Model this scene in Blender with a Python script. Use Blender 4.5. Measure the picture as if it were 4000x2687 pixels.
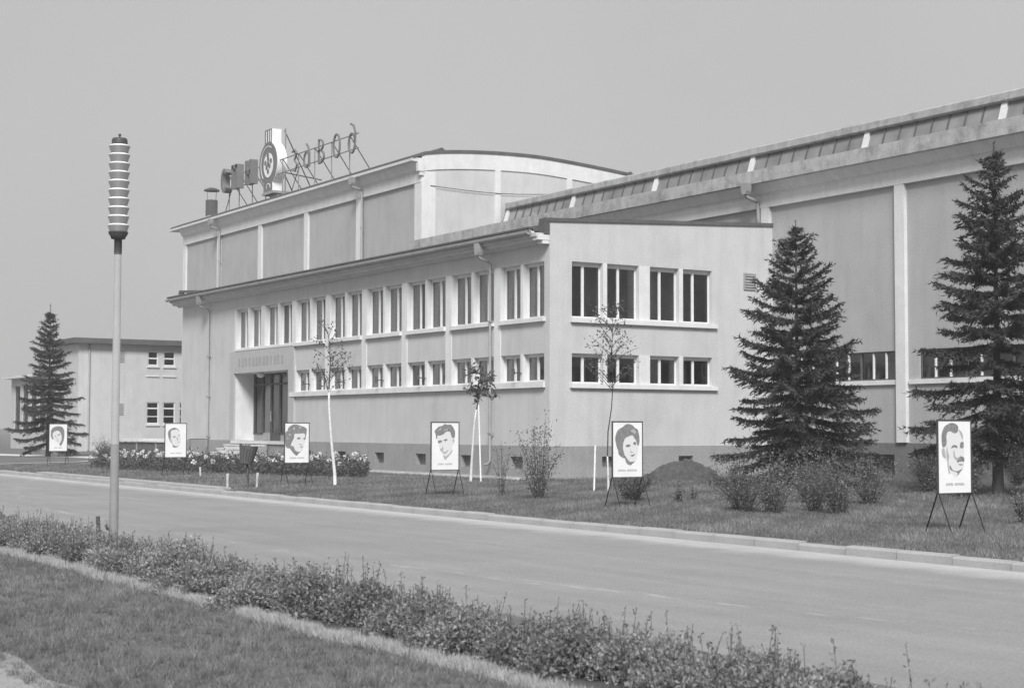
import bpy, math, random
import numpy as np
from mathutils import Vector, Matrix

for o in list(bpy.data.objects): bpy.data.objects.remove(o)
S = bpy.context.scene
C = S.collection
R = math.radians
rng = np.random.default_rng(7)
random.seed(7)

# ------------------------------------------------------------------ camera
cd = bpy.data.cameras.new('camera'); cam = bpy.data.objects.new('camera', cd); C.objects.link(cam)
yaw, pitch, roll = R(32.196), R(3.033), R(0.1407)
v = Vector((-math.cos(yaw) * math.cos(pitch), math.sin(yaw) * math.cos(pitch), math.sin(pitch)))
r = Vector((math.sin(yaw), math.cos(yaw), 0)); u = r.cross(v)
rr = r * math.cos(roll) + u * math.sin(roll); uu = -r * math.sin(roll) + u * math.cos(roll)
m = Matrix((rr, uu, -v)).transposed().to_4x4(); m.translation = (45.04, -29.87, 1.7)
cam.matrix_world = m
cd.sensor_width = 36; cd.lens = 6220 / 4000 * 36; cd.clip_start = .1; cd.clip_end = 5000
cd.dof.use_dof = True; cd.dof.focus_distance = 42; cd.dof.aperture_fstop = 4.5
S.camera = cam

# ------------------------------------------------------------------ sky, sun, exposure (black-and-white film: every tone is grey)
SUN_EL, SUN_AZ = R(41), R(-33)          # azimuth as an angle from +X towards +Y
sdir = Vector((math.cos(SUN_EL) * math.cos(SUN_AZ), math.cos(SUN_EL) * math.sin(SUN_AZ), math.sin(SUN_EL)))
W = bpy.data.worlds.new('World'); S.world = W; W.use_nodes = True
nt = W.node_tree; nt.nodes.clear()
sky = nt.nodes.new('ShaderNodeTexSky'); sky.sky_type = 'NISHITA'; sky.sun_disc = False
sky.sun_elevation = SUN_EL; sky.sun_rotation = math.pi / 2 - SUN_AZ
sky.air_density = 1.0; sky.dust_density = 6.0; sky.ozone_density = 1.0
bw = nt.nodes.new('ShaderNodeRGBToBW')
mixn = nt.nodes.new('ShaderNodeMix'); mixn.data_type = 'FLOAT'
mixn.inputs[0].default_value = .88; mixn.inputs[3].default_value = 4.0   # even veil of high cloud over the clear-sky light
bg = nt.nodes.new('ShaderNodeBackground'); bg.inputs[1].default_value = .1
out = nt.nodes.new('ShaderNodeOutputWorld')
nt.links.new(sky.outputs[0], bw.inputs[0]); nt.links.new(bw.outputs[0], mixn.inputs[2])
wtc = nt.nodes.new('ShaderNodeTexCoord'); wn_ = nt.nodes.new('ShaderNodeTexNoise'); wn_.inputs['Scale'].default_value = 3.2; wn_.inputs['Detail'].default_value = 5
wmr = nt.nodes.new('ShaderNodeMapRange'); wmr.inputs[1].default_value = .3; wmr.inputs[2].default_value = .7; wmr.inputs[3].default_value = .965; wmr.inputs[4].default_value = 1.035
wml = nt.nodes.new('ShaderNodeMath'); wml.operation = 'MULTIPLY'                       # faint unevenness of the veil, all round
nt.links.new(wtc.outputs['Generated'], wn_.inputs['Vector']); nt.links.new(wn_.outputs['Fac'], wmr.inputs[0]); nt.links.new(wmr.outputs[0], wml.inputs[1]); nt.links.new(mixn.outputs[0], wml.inputs[0])
nt.links.new(wml.outputs[0], bg.inputs[0]); nt.links.new(bg.outputs[0], out.inputs[0])
sd = bpy.data.lights.new('sun', 'SUN'); sd.energy = 3.0; sd.angle = R(18); sd.color = (1, 1, 1)
so = bpy.data.objects.new('sun', sd); C.objects.link(so); so.rotation_euler = sdir.to_track_quat('Z', 'Y').to_euler()
so.location = (60, -60, 60)
S.view_settings.view_transform = 'Standard'; S.view_settings.look = 'None'
S.view_settings.gamma = 1; S.view_settings.exposure = 0.5; S.view_settings.use_curve_mapping = False
S.render.engine = 'CYCLES'

# ------------------------------------------------------------------ materials
MATS = {}
def mat(name, base, var=.08, scale=3., rough=.85, bump=0., bscale=60., streak=0., spec=.3, stain=0., sscale=.6, metal=0., grain=0., gscale=26.):
    """procedural grey: large mottling, optional fine relief, vertical streaks and blotchy stains"""
    M = bpy.data.materials.new(name); M.use_nodes = True; n = M.node_tree.nodes; l = M.node_tree.links
    b = n['Principled BSDF']; b.inputs['Roughness'].default_value = rough; b.inputs['Metallic'].default_value = metal
    b.inputs['Specular IOR Level'].default_value = spec
    tc = n.new('ShaderNodeTexCoord')
    def noise(sc, det=4, vec=None, ro=.55):
        t = n.new('ShaderNodeTexNoise'); t.inputs['Scale'].default_value = sc; t.inputs['Detail'].default_value = det
        t.inputs['Roughness'].default_value = ro
        l.new(vec or tc.outputs['Object'], t.inputs['Vector']); return t.outputs['Fac']
    def rng_(fac, a, bb, lo, hi):
        q = n.new('ShaderNodeMapRange'); q.inputs[1].default_value = a; q.inputs[2].default_value = bb
        q.inputs[3].default_value = lo; q.inputs[4].default_value = hi; l.new(fac, q.inputs[0]); return q.outputs[0]
    def mul(a, c):
        q = n.new('ShaderNodeMath'); q.operation = 'MULTIPLY'; l.new(a, q.inputs[0])
        if isinstance(c, float): q.inputs[1].default_value = c
        else: l.new(c, q.inputs[1])
        return q.outputs[0]
    val = rng_(noise(scale), .25, .75, base * (1 - var), base * (1 + var))
    val = mul(val, rng_(noise(scale * 11, 3), .25, .75, 1 - var * .7, 1 + var * .7))
    if grain:
        val = mul(val, rng_(noise(gscale, 2, None, .8), .3, .7, 1 - grain, 1 + grain))
    if streak:
        mp = n.new('ShaderNodeMapping'); mp.inputs['Scale'].default_value = (2.2, 2.2, .22); l.new(tc.outputs['Object'], mp.inputs[0])
        val = mul(val, rng_(noise(1.3, 5, mp.outputs[0]), .45, .8, 1., 1 - streak))
    if stain:
        val = mul(val, rng_(noise(sscale, 6, None, .7), .5, .72, 1., 1 - stain))
    cc = n.new('ShaderNodeCombineColor')
    for i in range(3): l.new(val, cc.inputs[i])
    l.new(cc.outputs[0], b.inputs['Base Color'])
    if bump:
        bp = n.new('ShaderNodeBump'); bp.inputs['Strength'].default_value = bump; bp.inputs['Distance'].default_value = .02
        l.new(noise(bscale, 4), bp.inputs['Height']); l.new(bp.outputs[0], b.inputs['Normal'])
    MATS[name] = M; return M
def leafmat(name, base, rough=.7, trans=.25):
    M = bpy.data.materials.new(name); M.use_nodes = True; n = M.node_tree.nodes; l = M.node_tree.links
    b = n['Principled BSDF']; b.inputs['Roughness'].default_value = rough; b.inputs['Specular IOR Level'].default_value = .25
    at = n.new('ShaderNodeAttribute'); at.attribute_name = 'tone'
    q = n.new('ShaderNodeMath'); q.operation = 'MULTIPLY'; q.inputs[1].default_value = base; l.new(at.outputs['Fac'], q.inputs[0])
    cc = n.new('ShaderNodeCombineColor')
    for i in range(3): l.new(q.outputs[0], cc.inputs[i])
    l.new(cc.outputs[0], b.inputs['Base Color'])
    tr = n.new('ShaderNodeBsdfTranslucent'); l.new(cc.outputs[0], tr.inputs[0])
    mx = n.new('ShaderNodeMixShader'); mx.inputs[0].default_value = trans
    l.new(b.outputs[0], mx.inputs[1]); l.new(tr.outputs[0], mx.inputs[2]); l.new(mx.outputs[0], n['Material Output'].inputs[0])
    MATS[name] = M; return M
def glassmat(name, tint=.8, gl=.9):
    M = bpy.data.materials.new(name); M.use_nodes = True; n = M.node_tree.nodes; l = M.node_tree.links; n.remove(n['Principled BSDF'])
    t = n.new('ShaderNodeBsdfTransparent'); t.inputs[0].default_value = (tint,) * 3 + (1,)
    g = n.new('ShaderNodeBsdfGlossy'); g.inputs[0].default_value = (gl,) * 3 + (1,); g.inputs['Roughness'].default_value = .03
    tc = n.new('ShaderNodeTexCoord'); no = n.new('ShaderNodeTexNoise'); no.inputs['Scale'].default_value = .8; l.new(tc.outputs['Object'], no.inputs[0])
    bp = n.new('ShaderNodeBump'); bp.inputs['Strength'].default_value = .08; bp.inputs['Distance'].default_value = .05
    l.new(no.outputs['Fac'], bp.inputs['Height']); l.new(bp.outputs[0], g.inputs['Normal'])
    f = n.new('ShaderNodeFresnel'); f.inputs[0].default_value = 1.5
    a = n.new('ShaderNodeMath'); a.operation = 'MULTIPLY_ADD'; a.inputs[1].default_value = 1.3; a.inputs[2].default_value = .02; l.new(f.outputs[0], a.inputs[0])
    mx = n.new('ShaderNodeMixShader'); l.new(a.outputs[0], mx.inputs[0]); l.new(t.outputs[0], mx.inputs[1]); l.new(g.outputs[0], mx.inputs[2])
    l.new(mx.outputs[0], n['Material Output'].inputs[0]); MATS[name] = M; return M
mat('plaster', .53, .05, 1.2, .95, .5, 45, streak=.11, stain=.11, sscale=.35, grain=.16, spec=.1)
mat('plaster_panel', .41, .05, .9, .95, .5, 45, streak=.12, stain=.12, sscale=.3, grain=.16, spec=.1)
mat('white_paint', .67, .06, 2., .85, .15, 50, streak=.12, stain=.08, sscale=.8, grain=.08)
mat('plinth', .30, .08, 1.5, .95, .6, 40, streak=.08, stain=.12, sscale=.6, grain=.18, spec=.1)
mat('plinth_dark', .17, .08, 1.5, .95, .6, 40, streak=.08, stain=.12, sscale=.6, grain=.18, spec=.1)
mat('concrete', .42, .16, 2.5, .92, .5, 30, streak=.32, stain=.5, sscale=1.3, grain=.16)
mat('concrete_light', .60, .10, 3., .9, .3, 40, stain=.12, sscale=1.)
mat('portal', .43, .06, 1.5, .95, .5, 40, spec=.1)
mat('roof_felt', .10, .2, 2., .9, .4, 20)
mat('dark_metal', .06, .15, 4., .55, spec=.4)
mat('zinc', .31, .12, 3., .6, streak=.25, spec=.4)
mat('wood_frame', .72, .05, 5., .6)
mat('steel_frame', .10, .2, 6., .5)
mat('curtain', .62, .15, 8., .9)
mat('interior', .32, .2, 2., .95)
mat('sign_grey', .16, .12, 3., .6, spec=.4)
mat('sign_white', .78, .06, 3., .6)
mat('pole', .30, .08, 3., .6, streak=.15)
mat('pole_dark', .20, .1, 3., .7)
mat('diffuser', .15, .05, 6., .4, spec=.5)
mat('rim_white', .85, .03, 6., .5)
mat('paper', .77, .05, 3., .7, spec=.2, grain=.03, gscale=40)
mat('ink_dark', .10, .3, 60., .8)
mat('ink_mid', .21, .35, 22., .8)
mat('ink_light', .40, .08, 60., .8)
mat('ink_pale', .66, .06, 60., .8)
mat('bark', .07, .3, 12., .95, .8, 30)
mat('whitewash', .62, .2, 14., .9, .3, 60)
mat('stake_wood', .42, .15, 10., .9)
mat('soil', .085, .3, 5., 1., 1., 18)
mat('slat', .09, .25, 9., .8)
mat('board', .12, .25, 7., .9)
mat('ground', .15, .25, .7, 1., .6, 25, stain=.2, sscale=.25)
mat('path', .31, .12, 1.5, 1., .6, 40, stain=.25, sscale=.7)
mat('kerb', .38, .12, 3., .9, .5, 40, stain=.25, sscale=1.5)
mat('road_paint', .40, .1, 5., .9)
leafmat('spruce', .058, .75, .1); leafmat('shrub', .15); leafmat('hedge', .25, .55, .35); leafmat('grass', .19, .8, .3)
leafmat('edge_grass', .55, .8, .3); leafmat('flower', .80, .8, .2); leafmat('leaf', .12)
glassmat('glass', .80); glassmat('glass_dust_sky', .55, .8)
_n = MATS['glass_dust_sky'].node_tree.nodes; _l = MATS['glass_dust_sky'].node_tree.links
_d = _n.new('ShaderNodeBsdfDiffuse'); _d.inputs[0].default_value = (.34, .34, .34, 1); _mx = _n.new('ShaderNodeMixShader')  # diffuse grey paints sky reflection into the dusty lantern panes
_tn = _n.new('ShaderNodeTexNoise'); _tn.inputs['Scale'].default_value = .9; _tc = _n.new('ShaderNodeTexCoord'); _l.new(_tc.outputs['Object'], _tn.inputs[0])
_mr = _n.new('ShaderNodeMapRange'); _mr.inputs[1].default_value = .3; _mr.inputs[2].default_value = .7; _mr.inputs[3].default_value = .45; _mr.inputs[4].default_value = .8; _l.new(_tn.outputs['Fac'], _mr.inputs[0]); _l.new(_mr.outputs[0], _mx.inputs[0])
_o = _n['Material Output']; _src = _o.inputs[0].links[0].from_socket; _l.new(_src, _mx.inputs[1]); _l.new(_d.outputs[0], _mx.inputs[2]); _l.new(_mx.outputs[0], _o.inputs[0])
# road: worn pale asphalt, rubbed lighter along the wheel tracks and by the far kerb
def roadmat():
    M = mat('road', .285, .06, .5, .95, .5, 70, stain=.10, sscale=.35, spec=.2, grain=.2, gscale=34.)
    n = M.node_tree.nodes; l = M.node_tree.links; b = n['Principled BSDF']; src = b.inputs['Base Color'].links[0].from_socket
    tc = n.new('ShaderNodeTexCoord'); mp = n.new('ShaderNodeMapping'); mp.inputs['Scale'].default_value = (.12, 2.4, 1); l.new(tc.outputs['Object'], mp.inputs[0])
    no = n.new('ShaderNodeTexNoise'); no.inputs['Scale'].default_value = 1.; no.inputs['Detail'].default_value = 6; l.new(mp.outputs[0], no.inputs[0])
    q = n.new('ShaderNodeMapRange'); q.inputs[1].default_value = .35; q.inputs[2].default_value = .75; q.inputs[3].default_value = .95; q.inputs[4].default_value = 1.07; l.new(no.outputs['Fac'], q.inputs[0])
    sx = n.new('ShaderNodeSeparateXYZ'); l.new(tc.outputs['Object'], sx.inputs[0])
    dust = n.new('ShaderNodeMapRange'); dust.interpolation_type = 'SMOOTHSTEP'; dust.inputs[1].default_value = -14.7; dust.inputs[2].default_value = -13.6; dust.inputs[3].default_value = 1.; dust.inputs[4].default_value = 1.6
    n2 = n.new('ShaderNodeTexNoise'); n2.inputs['Scale'].default_value = 1.2; l.new(tc.outputs['Object'], n2.inputs[0])
    ad = n.new('ShaderNodeMath'); ad.operation = 'MULTIPLY_ADD'; ad.inputs[1].default_value = .9; l.new(n2.outputs['Fac'], ad.inputs[0]); 
    l.new(sx.outputs[1], ad.inputs[2]); sb = n.new('ShaderNodeMath'); sb.operation = 'SUBTRACT'; sb.inputs[1].default_value = .45; l.new(ad.outputs[0], sb.inputs[0]); l.new(sb.outputs[0], dust.inputs[0])
    m1 = n.new('ShaderNodeMath'); m1.operation = 'MULTIPLY'; l.new(q.outputs[0], m1.inputs[0]); l.new(dust.outputs[0], m1.inputs[1])
    # scuffed line of paint flecks, a slow curve along the carriageway
    def mth(op, x, y=None):
        t = n.new('ShaderNodeMath'); t.operation = op
        for k_, w_ in enumerate((x, y)):
            if w_ is None: continue
            if isinstance(w_, (int, float)): t.inputs[k_].default_value = w_
            else: l.new(w_, t.inputs[k_])
        return t.outputs[0]
    dx_ = mth('SUBTRACT', sx.outputs[0], 19.); cy_ = mth('ADD', mth('MULTIPLY', mth('MULTIPLY', dx_, dx_), .0065), -20.15)
    dist = mth('ABSOLUTE', mth('SUBTRACT', sx.outputs[1], cy_))
    band = n.new('ShaderNodeMapRange'); band.interpolation_type = 'SMOOTHSTEP'; band.inputs[1].default_value = .22; band.inputs[2].default_value = .0; band.inputs[3].default_value = 0.; band.inputs[4].default_value = 1.; l.new(dist, band.inputs[0])
    mp2 = n.new('ShaderNodeMapping'); mp2.inputs['Scale'].default_value = (1.1, 9., 1); l.new(tc.outputs['Object'], mp2.inputs[0])
    n3 = n.new('ShaderNodeTexNoise'); n3.inputs['Scale'].default_value = 1.6; n3.inputs['Detail'].default_value = 4; l.new(mp2.outputs[0], n3.inputs[0])
    thr = n.new('ShaderNodeMapRange'); thr.inputs[1].default_value = .54; thr.inputs[2].default_value = .68; thr.inputs[3].default_value = 0.; thr.inputs[4].default_value = .5; l.new(n3.outputs['Fac'], thr.inputs[0])
    m1b = mth('MULTIPLY', m1.outputs[0], mth('ADD', mth('MULTIPLY', band.outputs[0], thr.outputs[0]), 1.))
    mx = n.new('ShaderNodeVectorMath'); mx.operation = 'SCALE'; l.new(src, mx.inputs[0]); l.new(m1b, mx.inputs['Scale']); l.new(mx.outputs[0], b.inputs['Base Color'])
roadmat()

# ------------------------------------------------------------------ mesh helpers
def tag(o, label=None, cat=None, group=None, kind=None):
    if label: o['label'] = label
    if cat: o['category'] = cat
    if group: o['group'] = group
    if kind: o['kind'] = kind
    return o
def empty(name, loc=(0, 0, 0), rz=0):
    o = bpy.data.objects.new(name, None); C.objects.link(o); o.location = loc; o.rotation_euler = (0, 0, rz); o.empty_display_size = .2; return o
class MB:
    """collects boxes, prisms, tubes, lathes; build() links them as ONE mesh object"""
    def __init__(s): s.v = []; s.f = []; s.mi = []; s.sm = []
    def add(s, vs, fs, mi=0, smooth=False):
        k = len(s.v); s.v += [tuple(p) for p in vs]
        for f in fs: s.f.append(tuple(k + i for i in f)); s.mi.append(mi); s.sm.append(smooth)
        return s
    def hexa(s, p, mi=0):
        return s.add(p, [(0, 3, 2, 1), (4, 5, 6, 7), (0, 1, 5, 4), (1, 2, 6, 5), (2, 3, 7, 6), (3, 0, 4, 7)], mi)
    def box(s, x0, x1, y0, y1, z0, z1, mi=0):
        return s.hexa([(x0, y0, z0), (x1, y0, z0), (x1, y1, z0), (x0, y1, z0), (x0, y0, z1), (x1, y0, z1), (x1, y1, z1), (x0, y1, z1)], mi)
    def tube(s, pts, rad, n=8, mi=0, smooth=True, cap=True):
        pts = [Vector(p) for p in pts]; rad = rad if isinstance(rad, (list, tuple)) else [rad] * len(pts)
        k = len(s.v)
        for i, p in enumerate(pts):
            d = (pts[min(i + 1, len(pts) - 1)] - pts[max(i - 1, 0)]).normalized()
            a = d.orthogonal().normalized() if abs(d.z) > .98 else d.cross(Vector((0, 0, 1))).normalized()
            b = d.cross(a)
            for j in range(n):
                t = 2 * math.pi * j / n; s.v.append(tuple(p + (a * math.cos(t) + b * math.sin(t)) * rad[i]))
        for i in range(len(pts) - 1):
            for j in range(n):
                s.f.append((k + i * n + j, k + i * n + (j + 1) % n, k + (i + 1) * n + (j + 1) % n, k + (i + 1) * n + j)); s.mi.append(mi); s.sm.append(smooth)
        if cap:
            for e in (0, len(pts) - 1): s.f.append(tuple(k + e * n + j for j in range(n))); s.mi.append(mi); s.sm.append(False)
        return s
    def lathe(s, prof, c=(0, 0, 0), n=24, mi=0, smooth=True):
        k = len(s.v)
        for (rd, z) in prof:
            for j in range(n):
                t = 2 * math.pi * j / n; s.v.append((c[0] + rd * math.cos(t), c[1] + rd * math.sin(t), c[2] + z))
        for i in range(len(prof) - 1):
            for j in range(n):
                s.f.append((k + i * n + j, k + i * n + (j + 1) % n, k + (i + 1) * n + (j + 1) % n, k + (i + 1) * n + j)); s.mi.append(mi); s.sm.append(smooth)
        for e in (0, len(prof) - 1):
            if prof[e][0] > 1e-4: s.f.append(tuple(k + e * n + j for j in range(n))); s.mi.append(mi); s.sm.append(False)
        return s
    def prism(s, poly, a, b, mp, mi=0):
        """poly: list of (p,q); a,b: extrusion ends; mp(p,q,e)->xyz"""
        n = len(poly); vs = [mp(p, q, a) for p, q in poly] + [mp(p, q, b) for p, q in poly]
        return s.add(vs, [tuple(range(n))[::-1], tuple(range(n, 2 * n))] + [(i, (i + 1) % n, n + (i + 1) % n, n + i) for i in range(n)], mi)
    def bar(s, a, b, w, t=None, mi=0):
        return s.tube([a, b], w / 2, 6, mi, False) if t is None else s
    def build(s, name, mats, parent=None, kind=None):
        me = bpy.data.meshes.new(name); me.from_pydata(s.v, [], s.f)
        for q in (mats if isinstance(mats, (list, tuple)) else [mats]): me.materials.append(MATS[q])
        me.polygons.foreach_set('material_index', s.mi); me.polygons.foreach_set('use_smooth', s.sm); me.update()
        return link(name, me, parent, kind)
def link(name, me, parent=None, kind=None, loc=None):
    o = bpy.data.objects.new(name, me); C.objects.link(o)
    if loc is not None: o.location = loc
    if parent is not None:
        o.parent = parent
        if loc is None: o.matrix_parent_inverse = PINV.get(parent.name) or Matrix()
    if kind: o['kind'] = kind
    return o
PINV = {}
def world_root(name, loc):
    """an Empty at the thing's base whose parts are modelled in world coordinates"""
    o = empty(name, loc); PINV[o.name] = Matrix.Translation(-Vector(loc)); return o
def raw(name, verts, faces_n, nper, matname, tone=None, parent=None, kind=None):
    """fast mesh from numpy: verts (N*nper,3), every nper verts form one face"""
    me = bpy.data.meshes.new(name); nv = len(verts); nf = nv // nper
    me.vertices.add(nv); me.vertices.foreach_set('co', np.ascontiguousarray(verts, dtype=np.float32).ravel())
    me.loops.add(nv); me.loops.foreach_set('vertex_index', np.arange(nv, dtype=np.int32))
    me.polygons.add(nf); me.polygons.foreach_set('loop_start', np.arange(0, nv, nper, dtype=np.int32)); me.polygons.foreach_set('loop_total', np.full(nf, nper, dtype=np.int32))
    me.materials.append(MATS[matname]); me.update(calc_edges=True)
    if tone is not None:
        a = me.attributes.new('tone', 'FLOAT', 'POINT'); a.data.foreach_set('value', np.repeat(tone, nper).astype(np.float32))
    return link(name, me, parent, kind)
def unit(a): return a / np.maximum(np.linalg.norm(a, axis=-1, keepdims=True), 1e-9)
def blades(p, d, L, w):
    """one triangle per blade"""
    side = unit(np.cross(d, rng.normal(size=d.shape))) * (np.asarray(w)[..., None] * .5)
    return np.stack([p - side, p + side, p + d * np.asarray(L)[..., None]], 1).reshape(-1, 3)
def leaves(p, d, L, w):
    """one diamond quad per leaf"""
    side = unit(np.cross(d, rng.normal(size=d.shape))) * (np.asarray(w)[..., None] * .5); LL = np.asarray(L)[..., None]
    return np.stack([p, p + d * LL * .45 + side, p + d * LL, p + d * LL * .45 - side], 1).reshape(-1, 3)
FX = lambda uu_, nn_, z: (uu_, -nn_, z)            # a wall facing -Y in the plane Y=0 (n = outward)
def FYp(Y): return lambda uu_, nn_, z: (uu_, Y - nn_, z)
def FXp(X): return lambda uu_, nn_, z: (X + nn_, uu_, z)   # a wall facing +X in the plane X
def mbox(mb, mp, u0, u1, n0, n1, z0, z1, mi=0):
    return mb.hexa([mp(u0, n0, z0), mp(u1, n0, z0), mp(u1, n1, z0), mp(u0, n1, z0), mp(u0, n0, z1), mp(u1, n0, z1), mp(u1, n1, z1), mp(u0, n1, z1)], mi)
def holed(mb, mp, u0, u1, z0, z1, holes, depth, n=0., mi=0, rmi=None):
    """wall sheet with rectangular openings, their reveals and a back sheet"""
    rmi = mi if rmi is None else rmi
    us = sorted({u0, u1} | {h[0] for h in holes} | {h[1] for h in holes}); zs = sorted({z0, z1} | {h[2] for h in holes} | {h[3] for h in holes})
    for a, b in zip(us, us[1:]):
        for c, d in zip(zs, zs[1:]):
            cu, cz = (a + b) / 2, (c + d) / 2
            if any(h[0] < cu < h[1] and h[2] < cz < h[3] for h in holes): continue
            for nn in (n, n - depth): mb.add([mp(a, nn, c), mp(b, nn, c), mp(b, nn, d), mp(a, nn, d)], [(0, 1, 2, 3)], mi)
    for h in holes:
        q = [(h[0], h[2]), (h[1], h[2]), (h[1], h[3]), (h[0], h[3])]
        for i in range(4):
            a, b = q[i], q[(i + 1) % 4]
            mb.add([mp(a[0], n, a[1]), mp(b[0], n, b[1]), mp(b[0], n - depth, b[1]), mp(a[0], n - depth, a[1])], [(0, 1, 2, 3)], rmi)
    return mb

# ================================================================== THE SETTING
prof = [(-1500, 0), (-22.06, 0), (-22.06, -.16), (-13.24, -.16), (-13.24, 0), (1500, 0)]
g = MB()
xs = [-1500, -200, -60, 0, 60, 200, 1500]
for i in range(len(prof) - 1):
    for a, b in zip(xs, xs[1:]):
        g.add([(a, prof[i][0], prof[i][1]), (b, prof[i][0], prof[i][1]), (b, prof[i + 1][0], prof[i + 1][1]), (a, prof[i + 1][0], prof[i + 1][1])], [(0, 1, 2, 3)])
g.build('ground', 'ground', kind='structure')
MB().add([(-400, -21.9, -.12), (400, -21.9, -.12), (400, -13.4, -.12), (-400, -13.4, -.12)], [(0, 1, 2, 3)]).build('road', 'road', kind='structure')
# kerbs: one stone after another
kst = MB()
b_ = .015
kst.prism([(-13.405, -.16), (-13.405, -.02), (-13.385, 0.005), (-13.25, .012), (-13.235, 0), (-13.235, -.16)], 0, .985, lambda p, q, e: (e, p + 13.32, q))
kerb = tag(empty('kerb', (0, -13.32, 0)), kind='structure')
k0 = kst.build('kerb_stone', 'kerb', kerb); kme = k0.data
k0.location = (-60, 0, 0)
for i in range(1, 110):
    o = link('kerb_stone', kme, kerb, loc=(-60 + i, random.uniform(-.02, .02), random.uniform(-.018, .01))); o.rotation_euler = (0, random.uniform(-.004, .004), random.uniform(-.008, .008))
ks = MB().prism([(-13.38, .0), (-13.38, .06), (-12.98, .07), (-12.95, .05), (-12.95, .0)], -14, 3.65, lambda p, q, e: (e, p, q))
ks.build('kerb_slab', 'kerb', kind='structure')
nk = tag(empty('near_kerb', (0, -21.98, 0)), kind='structure')
for i in range(40):
    o = link('kerb_stone', kme, nk, loc=(8 + i, 0, -.085 + random.uniform(-.01, .01)))
# apron round the building with its pale edging, path to the left, bare path under the photographer
MB().box(-34.9, .9, -1.45, 0.02, -.05, .03).box(.0, .9, 0, 10, -.05, .03).build('apron', 'path', kind='structure')
eg = tag(empty('apron_edging', (0, -1.55, 0)), kind='structure')
for i in range(18):
    o = MB().box(-20.2 + i * 1.15, -19.08 + i * 1.15, -1.62, -1.47, -.1, .065 + random.uniform(-.008, .01)).build('edging_stone', 'concrete_light', eg)
    o.matrix_parent_inverse = Matrix.Translation((0, 1.55, 0))
def ribbon(name, pts, w, z, m_):
    b = MB(); P = [Vector((x, y, z)) for x, y in pts]; L = []; Rr = []
    for i, p in enumerate(P):
        d = (P[min(i + 1, len(P) - 1)] - P[max(0, i - 1)]).normalized(); n_ = Vector((-d.y, d.x, 0)) * w / 2; L.append(p + n_); Rr.append(p - n_)
    for i in range(len(P) - 1): b.add([L[i], L[i + 1], Rr[i + 1], Rr[i]], [(0, 1, 2, 3)])
    return b.build(name, m_, kind='structure')
ribbon('path_edging', [(-27.4, -13.1), (-28.4, -11.6), (-29.6, -10.2), (-30.7, -8.3), (-32.5, -6.1), (-35.8, -4)], .35, .03, 'concrete_light')
ribbon('footpath', [(-75, -8), (-60, -5), (-50, -3.2), (-44, -1.6), (-38, -1.6), (-31, -2.2), (-28, -2.4)], 2.6, .012, 'concrete_light')
MB().add([(20, -30.5, .006), (20, -26.9, .006), (28, -26.75, .006), (31, -26.9, .006), (33, -26.62, .006), (34.2, -26.75, .006), (35, -26.6, .006), (37, -26.9, .006), (42, -26.8, .006), (46, -28, .006), (46, -30.5, .006)], [tuple(range(11))]).build('dirt_path', 'path', kind='structure')

# ================================================================== OFFICE BUILDING (low block in front)
AX = world_root('office_building', (-17.5, 5, 0))
tag(AX, 'two storey plastered office block with rows of paired windows and a deep eave', 'building')
PITCH = 3.45
BL = [-3.14 - 3.49 * k for k in range(8)]; BR = [-.33] + [x - .44 for x in BL[:-1]]
PC = [(a_ + b_) / 2 for a_, b_ in zip(BL, BR)]                       # pier centres
def bayu(k): return [(BL[k], PC[k] - .08), (PC[k] + .08, BR[k])]
up = [(w[0], w[1], 5.5, 7.42) for k in range(8) for w in bayu(k)]
lo = [(w[0], w[1], 3.3, 4.27) for k in range(6) for w in bayu(k)]
pv = [(-2.42 - PITCH * k, -1.62 - PITCH * k, .3, .72) for k in range(6)]
door = (-27.62, -21.23, 1.09, 4.32)
DEP = .3
mp = FX
b = MB(); holed(b, mp, -34.93, 0, 1.1, 8.2, up + lo + [door], DEP); b.build('front_wall', 'plaster', AX)
b = MB(); holed(b, mp, -34.97, .04, 0, 1.1, pv, .3, n=.045)
b.add([mp(-34.97, .045, 1.1), mp(.04, .045, 1.1), mp(.04, 0, 1.1), mp(-34.97, 0, 1.1)], [(0, 1, 2, 3)]); b.build('front_plinth', 'plinth', AX)
ey = FXp(0.)
ewin = [(.91, 2.22), (2.39, 3.77), (4.25, 5.56), (5.74, 7.09)]
eup = [(a, c, 5.5, 7.44) for a, c in ewin]; elo = [(a, c, 3.24, 4.28) for a, c in ewin]
evt = [(2.15, 2.75, .36, .74), (5.5, 6.15, .36, .74)]
b = MB(); holed(b, ey, 0, 10, 1.1, 8.2, eup + elo, DEP)
b.add([(0, 0, 8.2), (0, 10, 8.2), (0, 10, 9.3), (0, -.02, 8.76)], [(0, 1, 2, 3)]); b.add([(-.3, 0, 8.2), (-.3, 10, 8.2), (-.3, 10, 9.3), (-.3, -.02, 8.76)], [(0, 1, 2, 3)])
b.add([(0, -.02, 8.2), (0, -.02, 8.76), (-.3, -.02, 8.76), (-.3, -.02, 8.2)], [(0, 1, 2, 3)]); b.build('end_wall', 'plaster', AX)
b = MB(); holed(b, ey, -.045, 10, 0, 1.1, evt, .3, n=.045); b.add([(.045, -.045, 1.1), (.045, 10, 1.1), (0, 10, 1.1), (0, -.045, 1.1)], [(0, 1, 2, 3)]); b.build('end_plinth', 'plinth', AX)
b = MB().box(-34.93, -34.65, .3, 10, 0, 8.75); b.build('end_wall', 'plaster', AX)
MB().box(-34.6, -.35, 1.6, 1.75, .2, 8.1).box(-1.7, -1.55, 1.9, 9.9, .2, 8.1).box(-34.6, -.35, .3, 1.6, 4.75, 4.95).box(-1.55, -.35, 1.6, 9.9, 4.75, 4.95).build('interior_wall', 'interior', AX)
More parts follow.
